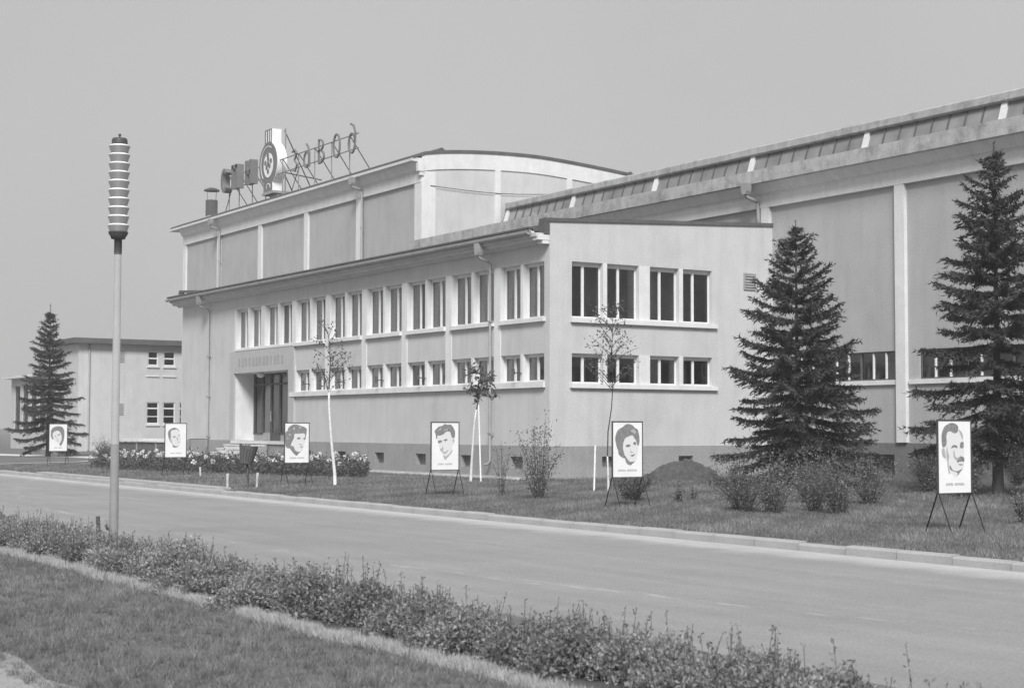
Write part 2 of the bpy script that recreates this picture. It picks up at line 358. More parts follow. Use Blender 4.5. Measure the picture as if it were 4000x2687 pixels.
# window units: white frame set back in the opening, two casements, panes
def subpart(mb, name, m_, part): # part itself is modelled in world coords under a world_root: its local frame IS world coords
    o = mb.build(name, m_); o.parent = part; o.matrix_parent_inverse = Matrix(); return o
def curtain(parent_part, mp_, u0, u1, z0, z1, n):
    q = MB(); N = 14
    for i in range(N):
        a, c = u0 + (u1 - u0) * i / N, u0 + (u1 - u0) * (i + 1) / N; na, nc = n + .035 * (i % 2), n + .035 * ((i + 1) % 2)
        q.add([mp_(a, na, z0), mp_(c, nc, z0), mp_(c, nc, z1), mp_(a, na, z1)], [(0, 1, 2, 3)])
    subpart(q, 'curtain', 'curtain', parent_part)
def window(parent, mp_, u0, u1, z0, z1, n=-.19, split=.5, pane='glass', fr='wood_frame', t=.05, cur=0, bot=.07, top=.11):
    f = MB()
    mbox(f, mp_, u0, u1, n - .06, n, z0, z0 + bot); mbox(f, mp_, u0, u1, n - .06, n, z1 - top, z1)
    mbox(f, mp_, u0, u0 + t, n - .06, n, z0 + bot, z1 - top); mbox(f, mp_, u1 - t, u1, n - .06, n, z0 + bot, z1 - top)
    um = u0 + (u1 - u0) * split; mbox(f, mp_, um - .047, um + .047, n - .06, n + .012, z0 + bot, z1 - top)
    w = f.build('window', fr, parent)
    for a, c in ((u0 + t, um - .047), (um + .047, u1 - t)):
        p = MB(); tl = random.uniform(-.006, .006)
        p.add([mp_(a, n - .035, z0 + bot), mp_(c, n - .035 + tl, z0 + bot), mp_(c, n - .035 + tl, z1 - top), mp_(a, n - .035, z1 - top)], [(0, 1, 2, 3)])
        subpart(p, 'pane', pane, w)
    if cur == 1: curtain(w, mp_, u0, u1, z0, z1, n - .11)
    elif cur == 2: curtain(w, mp_, u0, u0 + (u1 - u0) * random.uniform(.35, .6), z0, z1, n - .11)
    elif cur == 3: curtain(w, mp_, u1 - (u1 - u0) * random.uniform(.12, .3), u1, z0, z1, n - .11)
    return w
for i, (a, c, z0, z1) in enumerate(up): window(AX, mp, a, c, z0, z1, cur=[1, 1, 1, 1, 2, 1, 1][i % 7] if i != 13 else 3)
for i, (a, c, z0, z1) in enumerate(lo): window(AX, mp, a, c, z0, z1, cur=[1, 2, 1, 1, 3, 1, 1][i % 7])
for i, (a, c, z0, z1) in enumerate(eup): window(AX, ey, a, c, z0, z1, split=.44, cur=[0, 3, 0, 0][i], top=.14)
for i, (a, c, z0, z1) in enumerate(elo): window(AX, ey, a, c, z0, z1, split=.44, cur=[0, 0, 3, 0][i], top=.12)
# white strips round the windows: pilasters, piers, sills
def piece(name, m_, mp_, u0, u1, n0, n1, z0, z1, root=AX): return mbox(MB(), mp_, u0, u1, n0, n1, z0, z1).build(name, m_, root)
for k in range(7):
    piece('pilaster', 'white_paint', mp, BL[k] - .44, BL[k], 0, .03, 3.3 if k < 5 else 5.5, 7.42)
for k in range(8): piece('pier', 'white_paint', mp, PC[k] - .08, PC[k] + .08, 0, .022, 5.5, 7.42)
for k in range(6): piece('pier', 'white_paint', mp, PC[k] - .08, PC[k] + .08, 0, .022, 3.3, 4.27)
piece('pier', 'white_paint', mp, -20.63, BL[5], 0, .022, 3.3, 4.5); piece('pier', 'white_paint', mp, -27.75, BL[7], 0, .022, 5.5, 7.42)
for k in range(6): piece('sill', 'white_paint', mp, BL[k] - (.0 if k < 5 else .06), -.25 if k == 0 else BR[k], 0, .13, 5.36, 5.5)
piece('sill', 'white_paint', mp, -27.75, -20.7, 0, .06, 5.4, 5.5)
piece('sill', 'white_paint', mp, -21.05, -.22, 0.031, .13, 3.1, 3.3)
piece('pier', 'white_paint', ey, 3.77, 4.25, 0, .02, 5.5, 7.44); piece('pier', 'white_paint', ey, 3.77, 4.25, 0, .02, 3.24, 4.28)
for a_, b_ in ((2.22, 2.39), (5.56, 5.74)): piece('pier', 'white_paint', ey, a_, b_, 0, .016, 5.5, 7.44); piece('pier', 'white_paint', ey, a_, b_, 0, .016, 3.24, 4.28)
piece('sill', 'white_paint', ey, .84, 7.26, 0, .13, 5.34, 5.5); piece('sill', 'white_paint', ey, .82, 7.26, 0, .13, 3.09, 3.24)
# white-painted reveals of the openings
def reveal(mp_, h, n):
    q = MB(); e = .004
    for (a, c, z0, z1) in [h]:
        for uu_, s_ in ((a, e), (c, -e)): q.add([mp_(uu_ + s_, .0, z0), mp_(uu_ + s_, n, z0), mp_(uu_ + s_, n, z1), mp_(uu_ + s_, .0, z1)], [(0, 1, 2, 3)])
        q.add([mp_(a, 0, z1 - e), mp_(c, 0, z1 - e), mp_(c, n, z1 - e), mp_(a, n, z1 - e)], [(0, 1, 2, 3)])
    return q.build('reveal', 'white_paint', AX)
for h in up + lo: reveal(mp, h, -.19)
for h in eup + elo: reveal(ey, h, -.19)
# basement gratings
for (a, c, z0, z1) in pv + evt:
    m_ = mp if (a, c, z0, z1) in pv else ey
    q = MB(); mbox(q, m_, a, c, -.24, -.2, z0, z1); w = q.build('basement_vent', 'interior', AX)
    q = MB()
    for i in range(1, 6): uu_ = a + (c - a) * i / 6; mbox(q, m_, uu_ - .008, uu_ + .008, -.12, -.1, z0, z1)
    mbox(q, m_, a, c, -.098, -.085, (z0 + z1) / 2 - .01, (z0 + z1) / 2 + .01); subpart(q, 'grille', 'steel_frame', w)
# flag holders on the piers
for k in range(6):
    x = PC[k]
    q = MB().tube([(x, -.02, 3.62), (x, -.34, 3.64)], .022, 6).tube([(x, -.34, 3.56), (x, -.36, 3.76)], .05, 8); q.build('flag_holder', 'dark_metal', AX)
# eave, gutter, roof
EV = lambda p, q, e: (e, p, q)
MB().prism([(0, 8.0), (-.1, 8.0), (-.16, 8.08), (-.42, 8.1), (-.42, 8.2), (-.56, 8.22), (-.56, 8.34), (0, 8.34)], -35.35, -.02, EV).build('eave', 'plaster', AX)
MB().prism([(-.565, 8.36), (-.6, 8.30), (-.68, 8.28), (-.75, 8.34), (-.76, 8.42), (-.73, 8.42), (-.71, 8.36), (-.66, 8.33), (-.6, 8.36), (-.59, 8.44), (-.565, 8.44)], -35.5, -.3, EV).build('gutter', 'zinc', AX)
MB().prism([(-.66, 8.50), (-.66, 8.56), (10.0, 9.22), (10.0, 9.12), (-.5, 8.42)], -35.55, -.32, EV).build('roof', 'roof_felt', AX)
MB().prism([(-.56, 8.36), (-.62, 8.5), (-.5, 8.5), (-.4, 8.36)], -35.4, -.32, EV).build('fascia', 'concrete_light', AX)
MB().add([(.06, -.22, 8.74), (.06, 10, 9.27), (-.34, 10, 9.27), (-.34, -.22, 8.74), (.06, -.22, 8.86), (.06, 10, 9.39), (-.34, 10, 9.39), (-.34, -.22, 8.86)], [(0, 3, 2, 1), (4, 5, 6, 7), (0, 1, 5, 4), (1, 2, 6, 5), (2, 3, 7, 6), (3, 0, 4, 7)]).box(-.34, .05, -.24, -.03, 8.3, 8.74).build('coping', 'roof_felt', AX)
MB().add([(-34.6, -.22, 8.76), (-34.6, 10, 9.3), (-34.95, 10, 9.3), (-34.95, -.22, 8.76), (-34.6, -.22, 8.88), (-34.6, 10, 9.42), (-34.95, 10, 9.42), (-34.95, -.22, 8.88)], [(0, 3, 2, 1), (4, 5, 6, 7), (0, 1, 5, 4), (1, 2, 6, 5), (2, 3, 7, 6), (3, 0, 4, 7)]).box(-34.95, -34.65, -.24, -.03, 8.4, 8.76).build('coping', 'roof_felt', AX)
MB().box(-.3, .03, -.5, -.025, 8.1, 8.28).box(-.28, .015, -.3, -.025, 7.98, 8.1).build('corbel', 'white_paint', AX)
def downpipe(root, x, yg, yw, ztop, zb, m_='zinc', shoe=True, wide=1.):
    q = MB().prism([(-.13, ztop), (.13, ztop), (.1, ztop - .3), (.06, ztop - .42), (-.06, ztop - .42), (-.1, ztop - .3)], yg - .12, yg + .12, lambda p, z, e: (x + p * wide, e, z))
    h = q.build('downpipe', m_, root)
    pts = [(x, yg, ztop - .4), (x, yg, ztop - .46), (x, yg + .06, ztop - .52), (x, yw - .06, ztop - .64), (x, yw, ztop - .72), (x, yw, zb + .25)] + ([(x - .02, yw - .05, zb + .14), (x - .1, yw - .2, zb + .1)] if shoe else [(x, yw, zb)])
    q = MB().tube(pts, .046 * wide, 10); subpart(q, 'pipe', m_, h)
    q = MB()
    for z in np.arange(zb + 1.2, ztop - 1.2, 2.): q.box(x - .075, x + .075, yw - .075, yw + .1, z, z + .05)
    subpart(q, 'bracket', m_, h)
downpipe(AX, -30.9, -.66, -.12, 8.3, 0.05); downpipe(AX, -3.62, -.66, -.16, 8.3, .3)
# entrance: framed recess, landing, steps, glazed doors, lamp under the soffit
q = MB(); mbox(q, mp, -28.1, -20.63, .0, .1, 4.32, 5.36); mbox(q, mp, -28.1, -27.62, 0, .1, 1.09, 4.32); mbox(q, mp, -21.23, -20.63, 0, .1, 1.09, 4.32); q.build('portal', 'portal', AX)
rl = random.Random(3)  # plain raised strokes standing in for the lettering over the entrance
for i in range(13):
    x = -27.0 + i * .42; q = MB()
    for j in range(rl.choice((2, 2, 3))): mbox(q, mp, x + .11 * j, x + .11 * j + .045, .1, .112, 4.62, 5.02)
    zz_ = rl.choice((4.62, 4.8, 4.975)); mbox(q, mp, x + .045, x + .11, .1, .112, zz_, zz_ + .045); q.build('lettering_stroke', 'plinth', AX)
q = MB()
q.add([(-27.618, 0, 1.09), (-27.618, 1.05, 1.09), (-27.618, 1.05, 4.32), (-27.618, 0, 4.32)], [(0, 1, 2, 3)]).add([(-21.232, 0, 1.09), (-21.232, 1.05, 1.09), (-21.232, 1.05, 4.32), (-21.232, 0, 4.32)], [(0, 1, 2, 3)])
q.add([(-27.6, .0, 4.315), (-21.25, .0, 4.315), (-21.25, 1.05, 4.315), (-27.6, 1.05, 4.315)], [(0, 1, 2, 3)]); q.build('porch_lining', 'white_paint', AX)
MB().box(-27.9, -20.9, -.12, 1.6, .95, 1.09).build('landing', 'concrete_light', AX)
for i in range(5):
    z = .91 - .18 * i; y = -.12 - .36 * (i + 1)
    MB().box(-27.9, -23.6, y, -.12 - .36 * i + (.0 if i == 0 else 0), z - .06, z).box(-27.86, -23.64, y + .03, y + .36, max(z - .18, 0) - .02, z - .06).build('step', 'concrete_light', AX)
MB().box(-23.6, -23.44, -1.95, -.12, 0, .34).add([(-23.44, -.12, .9), (-23.44, -.12, .3), (-23.44, -1.9, .3), (-23.6, -.12, .9), (-23.6, -.12, .3), (-23.6, -1.9, .3)], [(0, 1, 2), (3, 4, 5), (0, 2, 5, 3)]).build('stair_cheek', 'plinth', AX)
MB().box(-27.5, -21.3, 1.42, 1.47, 1.1, 4.3).build('door_backing_panel', 'plaster', AX)  # added pale panel close behind the door glass, lightens its panes
dm = lambda uu_, nn_, z: (uu_, 1.05 - nn_, z)
bars = [-27.6, -26.55, -25.52, -24.5, -23.5, -22.4, -21.26]
q = MB()
for i, x in enumerate(bars): mbox(q, dm, x - .0 if i == 0 else x - .07, x + .14 if i == 0 else x + .07, 0, .1, 1.42 if i in (0, 1, 4, 5, 6) else 1.1, 4.3)
mbox(q, dm, -27.6, -21.26, -.02, .11, 3.74, 3.84); mbox(q, dm, -27.6, -21.26, -.02, .11, 4.22, 4.31); mbox(q, dm, -27.6, -26.5, -.02, .1, 1.4, 1.47); mbox(q, dm, -24.5, -21.26, -.02, .1, 1.4, 1.47)
DR = q.build('entrance_door', 'dark_metal', AX)
for a, c in zip(bars, bars[1:]):
    for z0, z1 in ((1.47, 3.74), (3.84, 4.22)):
        subpart(MB().add([dm(a + .07, .04, z0), dm(c - .07, .04, z0), dm(c - .07, .04, z1), dm(a + .07, .04, z1)], [(0, 1, 2, 3)]), 'pane', 'glass', DR)
subpart(MB().box(-26.5, -25.6, .98, 1.03, 1.1, 1.47), 'kick_plate', 'zinc', DR); subpart(MB().box(-25.45, -24.6, .98, 1.03, 1.1, 1.47), 'kick_plate', 'dark_metal', DR)
subpart(MB().tube([(-25.4, .9, 2.0), (-25.4, .9, 2.5)], .02, 6).tube([(-25.4, .9, 2.05), (-25.4, 1.0, 2.05)], .012, 5).tube([(-25.4, .9, 2.45), (-25.4, 1.0, 2.45)], .012, 5), 'handle', 'zinc', DR)
MB().box(-27.62, -26.5, .98, 1.12, 1.08, 1.42).box(-24.5, -21.25, .98, 1.12, 1.08, 1.42).build('dwarf_wall', 'plinth', AX)
for x in (-25.6, -22.1): MB().lathe([(.0, -.16), (.15, -.12), (.2, -.02), (.16, .06), (.1, .09)], (x, .45, 4.24), 16).build('porch_lamp', 'sign_white', AX)
# louvred vent on the end wall
q = MB(); mbox(q, ey, 8.58, 9.15, 0, .05, 6.83, 6.89); mbox(q, ey, 8.58, 9.15, 0, .05, 7.39, 7.45); mbox(q, ey, 8.58, 8.64, 0, .05, 6.89, 7.39); mbox(q, ey, 9.09, 9.15, 0, .05, 6.89, 7.39); mbox(q, ey, 8.64, 9.09, 0, .012, 6.89, 7.39)
LV = q.build('wall_vent', 'zinc', AX)
for i in range(5):
    z = 6.92 + i * .097 + (.02 if i > 2 else 0); q = MB(); q.hexa([ey(8.65, .015, z + .05), ey(9.08, .015, z + .05), ey(9.08, .06, z), ey(8.65, .06, z), ey(8.65, .02, z + .075), ey(9.08, .02, z + .075), ey(9.08, .065, z + .02), ey(8.65, .065, z + .02)]); subpart(q, 'louvre', 'zinc', LV)

# ================================================================== LONG PRODUCTION HALL (right)
HB = world_root('production_hall', (6, 20, 0)); tag(HB, 'long production hall with white pilasters and a glazed roof lantern along its roof', 'building')
bm_ = FYp(10.)
XR = 41.
pil = [-.25 + 6.82 * k for k in range(-3, 7)]
bw_, bv_ = [], []
for k in range(0, 6):
    a, c = pil[k + 3] + .24, pil[k + 4] - .24
    bw_.append((a + (.48 if k else .9), c - .02, 3.38, 4.37)); bv_.append((c - 1.35, c - .16, .17, .85))
bv_[1] = (10.6, 11.8, .17, .87)
b = MB(); holed(b, bm_, -27, XR, 1.24, 10.0, bw_, .3); b.build('front_wall', 'plaster_panel', HB)
b = MB(); holed(b, bm_, -.3, XR, 0, 1.24, bv_, .35, n=.06); b.add([bm_(-.3, .06, 1.24), bm_(XR, .06, 1.24), bm_(XR, 0, 1.24), bm_(-.3, 0, 1.24)], [(0, 1, 2, 3)]); b.build('plinth', 'plinth_dark', HB)
for h in bv_: mbox(MB(), bm_, h[0], h[1], -.34, -.3, h[2], h[3]).build('basement_shutter', 'plinth_dark', HB)
for x in pil: mbox(MB(), bm_, x - .22, x + .22, 0, .15, 1.26, 10.0).build('pilaster', 'white_paint', HB)
MB().prism([(10, 10.0), (9.84, 10.0), (9.84, 10.42), (9.78, 10.5), (9.72, 10.52), (9.5, 10.78), (9.42, 10.86), (10, 10.86)], -27, XR, EV).build('frieze', 'white_paint', HB)
for i in range(10):
    a = -27 + i * 6.82; q = MB().prism([(9.42, 10.84), (9.28, 10.86), (9.28, 11.34 + .015 * (i % 3)), (9.36, 11.36 + .015 * (i % 3)), (9.44, 11.2), (10.1, 11.0), (10.1, 10.88), (9.43, 10.88)], a + .012, min(a + 6.808, XR), EV); q.build('gutter_trough', 'concrete', HB)
MB().prism([(9.46, 11.15), (14.7, 12.35), (14.7, 12.5), (9.46, 11.3)], -27, XR, EV).build('roof', 'roof_felt', HB)
MB().prism([(17.2, 12.2), (30, 11), (30, 11.2), (17.2, 12.5)], -27, XR, EV).build('roof', 'roof_felt', HB)
MB().box(-26.8, XR, 29.7, 30, 0, 11.1).box(XR - .3, XR, 10.1, 29.7, 0, 11.).build('rear_wall', 'plaster_panel', HB)
MB().prism([(14.72, 13.3), (14.66, 13.36), (14.66, 13.62), (14.74, 13.68), (17.1, 13.85), (17.1, 13.3)], -26.4, XR, EV).build('lantern_slab', 'concrete', HB)
MB().box(-26.4, XR, 17.0, 17.15, 12.1, 13.3).build('lantern_back', 'plaster_panel', HB)
lp = [.17 + 6.76 * k for k in range(-4, 7)]; lp[0] = -26.3
sl = lambda uu_, nn_, t: (uu_, 14.55 + .32 * t - nn_, 12.35 + .96 * t)    # sloping lantern face, t up the slope
for x in lp: mbox(MB(), sl, x - .13, x + .13, -.05, .09, 0, 1.0).build('lantern_post', 'white_paint', HB)
MB().box(-26.3, XR, 14.45, 14.6, 12.2, 12.5).build('lantern_kerb', 'concrete', HB)
for a, c in zip(lp, lp[1:]):
    n_ = 8; st = (c - a - .26) / n_
    for i in range(n_):
        x0 = a + .13 + st * i; x1 = x0 + st
        p = MB().add([sl(x0 + .03, 0, .06), sl(x1 - .03, 0, .06), sl(x1 - .03, 0, .985), sl(x0 + .03, 0, .985)], [(0, 1, 2, 3)]).build('lantern_pane', 'glass_dust_sky', HB)
        if i: mbox(MB(), sl, x0 - .028, x0 + .028, -.03, .05, .05, .985).build('glazing_bar', 'steel_frame', HB)
q = MB().tube([(-26.6, 14.4, 12.3), (-26.6, 14.9, 13.5), (-26.6, 15.25, 13.75), (-26.6, 16, 13.3)], .05, 6).tube([(-26.6, 14.7, 12.9), (-26.6, 15.4, 12.9)], .04, 6); q.build('lantern_ladder', 'zinc', HB)
for k, (a, c, z0, z1) in enumerate(bw_):
    f = MB(); n_ = 9; st = (c - a) / n_
    mbox(f, bm_, a, c, -.14, -.06, z0, z0 + .05); mbox(f, bm_, a, c, -.14, -.06, z1 - .05, z1); mbox(f, bm_, a, a + .05, -.14, -.06, z0 + .05, z1 - .05); mbox(f, bm_, c - .05, c, -.14, -.06, z0 + .05, z1 - .05)
    w = f.build('window', 'steel_frame', HB)
    for i in range(n_):
        subpart(MB().add([bm_(a + st * i + .03, -.11, z0 + .05), bm_(a + st * (i + 1) - .03, -.11 + random.uniform(-.01, .01), z0 + .05), bm_(a + st * (i + 1) - .03, -.11, z1 - .05), bm_(a + st * i + .03, -.11, z1 - .05)], [(0, 1, 2, 3)]), 'pane', 'glass', w)
        if i: subpart(mbox(MB(), bm_, a + st * i - .028, a + st * i + .028, -.14, -.055, z0 + .05, z1 - .05), 'mullion', 'wood_frame' if i % 3 else 'steel_frame', w)
    s0 = pil[k + 3] + .22
    mbox(MB(), bm_, s0 + .1, c + .0, 0, .09, z0 - .16, z0).build('sill', 'white_paint', HB)
MB().box(-26, XR - .5, 12.5, 12.7, 0, 10.8).build('interior_wall', 'curtain', HB)
downpipe(HB, -.55, 9.2, 9.8, 10.9, 9.3, shoe=False, wide=1.5)

# ================================================================== TALL HALL WITH THE ROOF SIGN (left rear)
HA = world_root('assembly_hall', (-44, 17, 0)); tag(HA, 'tall hall with a shallow vaulted roof and white gable frieze behind the office block', 'building')
XA, XL = -27.0, -61.4
am = FYp(10.)
mbox(MB(), am, XL, XA, -.3, 0, 0, 14.5).build('front_wall', 'plaster_panel', HA)
pa = [-27.35 - 6.88 * k for k in range(6)]; pa[5] = XL + .2
for i, x in enumerate(pa): mbox(MB(), am, x - (.35 if i in (0,) else .26), x + (.35 if i == 0 else .26), 0, .12, 0, 14.48).build('pilaster', 'white_paint', HA)
MB().prism([(10, 14.46), (9.86, 14.46), (9.86, 14.95), (9.8, 15.05), (9.74, 15.08), (9.55, 15.45), (9.5, 15.5), (10, 15.5)], XL - .0, XA, EV).build('frieze', 'white_paint', HA)
def vault(y):      # steep springing at the eave, then a long shallow fall to the rear
    if y > 16.8: return 16.47 - .75 * (min(y - 16.8, 9.5) / 9.5) ** 1.4
    return 15.72 + .75 * max(math.sin(math.pi * max(y - 9.35, 0) / 14.9), 0) ** .5
ys = [9.35 + 16.95 * i / 24 for i in range(25)]
b = MB()
for i in range(24):
    a, c = ys[i], ys[i + 1]
    b.hexa([(XL - 1.2, a, vault(a) - .1), (XA + .12, a, vault(a) - .1), (XA + .12, c, vault(c) - .1), (XL - 1.2, c, vault(c) - .1), (XL - 1.2, a, vault(a) + .05), (XA + .12, a, vault(a) + .05), (XA + .12, c, vault(c) + .05), (XL - 1.2, c, vault(c) + .05)])
b.build('roof', 'roof_felt', HA)
MB().prism([(9.36, 15.5), (9.3, 15.52), (9.3, 15.66), (9.36, 15.68), (10, 15.7), (10, 15.5)], XL - 1.25, XA + .1, EV).build('eave_slab', 'concrete_light', HA)
b = MB(); gx = XA
for i in range(24):
    a, c = max(ys[i], 9.9), max(ys[i + 1], 9.9)
    if c <= 9.9: continue
    b.hexa([(gx - .3, a, vault(a) - .95), (gx + .06, a, vault(a) - .95), (gx + .06, c, vault(c) - .95), (gx - .3, c, vault(c) - .95), (gx - .3, a, vault(a) - .1), (gx + .06, a, vault(a) - .1), (gx + .06, c, vault(c) - .1), (gx - .3, c, vault(c) - .1)])
b.build('gable_frieze', 'white_paint', HA)
MB().box(gx - .3, gx, 10.0, 26.2, 0, 14.65).add([(gx, 10, 14.65)] + [(gx, max(y, 10.), vault(y) - .9) for y in ys] + [(gx, 26.2, 14.65)], [tuple(range(27))]).build('gable_wall', 'plaster', HA)
for y0, y1 in ((9.88, 10.72), (14.36, 14.72), (19.0, 19.34), (25.6, 26.2)): MB().box(gx + .0, gx + .07, y0, y1, 0, min(vault(y0), vault(y1)) - .94).build('gable_pilaster', 'white_paint', HA)
MB().box(gx - .01, gx + .2, 9.6, 9.95, 15.0, 15.5).box(gx - .01, gx + .16, 9.72, 9.95, 14.8, 15.).build('corbel', 'white_paint', HA)
MB().box(XL, XL + .3, 10.3, 26.2, 0, 15.6).box(XL + .3, gx - .3, 25.9, 26.2, 0, 15.6).build('rear_wall', 'plaster_panel', HA)
for yc in (11.25, 23.6):
    MB().prism([(yc - .55, vault(yc - .55) - .02), (yc + .1, vault(yc) + .28), (yc + .5, vault(yc + .5) - .02)], XL + 2, gx - .4, EV).build('roof_skylight', 'roof_felt', HA)
downpipe(HA, -54.5, 9.15, 9.8, 15.5, 9.5, shoe=False, wide=1.7); downpipe(HA, -33.6, 9.15, 9.8, 15.5, 9.5, shoe=False, wide=1.7)
CH = MB().lathe([(.42, 16.3), (.42, 17.55), (.40, 17.55), (.40, 16.4)], (-59.8, 11.3, 0), 24).build('chimney', 'dark_metal', HA)
subpart(MB().box(-60.9, -58.4, 10.6, 12, 15.8, 16.3), 'chimney_base', 'concrete_light', CH)
subpart(MB().lathe([(.56, 18.2), (.52, 18.3), (.2, 18.42), (0.001, 18.45)], (-59.8, 11.3, 0), 24), 'cowl', 'dark_metal', CH)
q = MB()
for k in range(4): t = k * math.pi / 2 + .4; q.tube([(-59.8 + .39 * math.cos(t), 11.3 + .39 * math.sin(t), 17.4), (-59.8 + .45 * math.cos(t), 11.3 + .45 * math.sin(t), 18.24)], .015, 5)
subpart(q, 'cowl_stay', 'dark_metal', CH)
q = MB(); pts = [(gx + .1, 10.4 + 8.5 * t, 14.3 - .5 * math.sin(math.pi * t) * .4 + .25 * t) for t in np.linspace(0, 1, 9)]; q.tube(pts, .018, 4).build('wire', 'dark_metal', HA)

# ---- roof sign: rails and braces carrying letters
SG = world_root('roof_sign', (-45.6, 10.5, 16.0)); tag(SG, 'rooftop sign of separate grey letters on thin rails and slanting braces', 'sign')
YS = 10.5
for z in (17.62, 18.46): MB().tube([(-55.4, YS + .12, z), (-35.7, YS + .12, z)], .035, 6).build('rail', 'sign_grey', SG)
for x in (-55.0, -53.28, -51.08, -48.9, -46.3, -43.92, -41.61, -39.29, -36.91):
    MB().tube([(x, YS + .16, 15.95), (x, YS + .16, 18.5)], .033, 6).build('post', 'sign_grey', SG)
    MB().tube([(x, YS + .2, 18.44), (x, YS + 1.75, vault(YS + 1.75))], .028, 6).build('brace', 'sign_grey', SG)
for x in (-54.6, -43.9): MB().tube([(x, YS + .16, 17.6), (x - 1.6, YS + .3, 16.0)], .028, 6).build('brace', 'sign_grey', SG)
for x in (-45.8,): MB().tube([(x, YS + .16, 17.55), (x, YS + 2.6, 17.3)], .04, 6).build('brace', 'sign_grey', SG)
def arc(cx, cy, rx, ry, a0, a1, n=16): return [(cx + rx * math.cos(R(a0 + (a1 - a0) * i / n)), cy + ry * math.sin(R(a0 + (a1 - a0) * i / n))) for i in range(n + 1)]
def letter(x0, z0, w, h, strokes, t, depth, m_='sign_grey'):
    q = MB()
    for st in strokes:
        P = [Vector((p[0] * w, p[1] * h)) for p in st]; L = []; Rr = []
        for i, p in enumerate(P):
            d = P[min(i + 1, len(P) - 1)] - P[max(0, i - 1)]; d = d.normalized() if d.length else Vector((1, 0)); n_ = Vector((-d.y, d.x)) * t / 2; L.append(p + n_); Rr.append(p - n_)
        for i in range(len(P) - 1):
            qd = [L[i], L[i + 1], Rr[i + 1], Rr[i]]
            q.prism([(a.x, a.y) for a in qd], 0, depth, lambda p, z, e: (x0 + p, YS - depth + e + .05, z0 + z))
    return q.build('letter', m_, SG)
ZL = 17.39
letter(-55.0, ZL, .95, 1.5, [arc(.5, .5, .42, .46, 40, 320)], .26, .5); letter(-53.2, ZL, .95, 1.55, [[(.14, 0), (.14, 1)], [(.86, 1), (.86, 0)], [(.0, .93), (1., .93)]], .27, .5)
letter(-50.9, ZL, .95, 1.55, [[(.14, 0), (.14, 1)], [(.86, 1), (.86, 0)], [(.14, .5), (.86, .5)]], .3, .5)
letter(-44.6, ZL, .9, 1.35, [[(.1, .92), (.5, 1.), (.85, .8), (.45, .53), (.9, .28), (.55, .0), (.08, .1)]], .085, .1)
letter(-42.85, ZL, 1., 1.42, [arc(.42, .34, .36, .33, 0, 360, 18), [(.82, 0), (.82, .6), (.66, .86), (.4, 1.02)]], .085, .1)
letter(-40.85, ZL, 1., 1.42, [[(.14, 0), (.14, 1.)], arc(.14, .76, .6, .24, 90, -90, 10), arc(.14, .27, .72, .27, 90, -90, 10)], .09, .1)
letter(-38.8, ZL, 1., 1.42, [arc(.5, .5, .42, .48, 0, 360, 22)], .09, .1)
letter(-36.75, ZL, .95, 1.42, [arc(.45, .4, .42, .4, 0, 360, 20), [(.87, .4), (.92, .8), (.7, 1.08), (.3, 1.2)]], .09, .1)
# ---- bottle-shaped emblem board
EM = world_root('bottle_emblem', (-48.1, 10.8, 16.0)); tag(EM, 'bottle shaped rooftop emblem board with pale grape oval and deep white sides', 'sign')
def bottle(s=1., dz=0.):
    cx = -48.1; P = []
    def w(z):
        if z > 19.72: return .56
        if z < 17.25: return .70
        t = (z - 18.4) / 1.38; return max(1.47 * math.sqrt(max(0, 1 - t * t)), .56 if z > 18.4 else .70)
    zs = [16.6, 17.0, 17.2] + list(np.linspace(17.25, 19.7, 22)) + [19.75, 20.6]
    zs = [18.4 + (z - 18.4) * 1. for z in zs]
    Rt = [(cx + w(z) * s, z) for z in zs]; Lf = [(cx - w(z) * s, z) for z in reversed(zs)]
    return Rt + Lf
EF = lambda p, z, e: (p, e, z)
MB().prism(bottle(), YS - .04, YS + .6, EF).build('board', 'sign_white', EM)
MB().prism(bottle(.95), YS - .06, YS - .042, EF).build('face', 'sign_grey', EM)
def ring(w_, s_, z0, z1, y, cx=-48.1, zc=18.4, rx=1.1, rz=1.1, a0=0, a1=360, n=32):
    q = MB(); O = arc(cx, zc, rx + w_ / 2, rz + w_ / 2, a0, a1, n); I = arc(cx, zc, rx - w_ / 2, rz - w_ / 2, a0, a1, n)
    for i in range(n): q.prism([O[i], O[i + 1], I[i + 1], I[i]], y, y + .02, EF)
    return q
ring(.045, 1, 0, 0, YS - .085, rx=1.08, rz=1.12, a0=60, a1=230).build('outline', 'sign_white', EM)
OV = MB().prism(arc(-48.0, 18.3, .72, .78, 0, 360, 28)[:-1], YS - .085, YS - .062, EF).build('grape_oval', 'sign_white', EM)
for gx_, gz_ in ((-.42, .2), (0, .42), (0, .1), (.42, .25), (-.22, -.12), (.22, -.08), (0, -.42), (-.05, .68)):
    subpart(MB().prism(arc(-48.0 + gx_, 18.3 + gz_ * .95, .17, .16, 0, 360, 14)[:-1], YS - .105, YS - .087, EF), 'grape', 'sign_grey', OV)
for x in (-48.36, -48.02, -47.72): MB().box(x - .03, x + .03, YS - .085, YS - .062, 19.78, 20.5).build('neck_stripe', 'sign_white', EM)
ring(.05, 1, 0, 0, YS - .085, cx=-48.0, zc=16.85, rx=.3, rz=.28, a0=0, a1=180, n=12).build('foot_arch', 'sign_white', EM)
MB().box(-48.7, -46.9, YS - .2, YS + .9, 16.42, 16.58).box(-48.1, -47.0, YS + .1, YS + .8, 15.9, 16.42).build('plinth_box', 'zinc', EM)
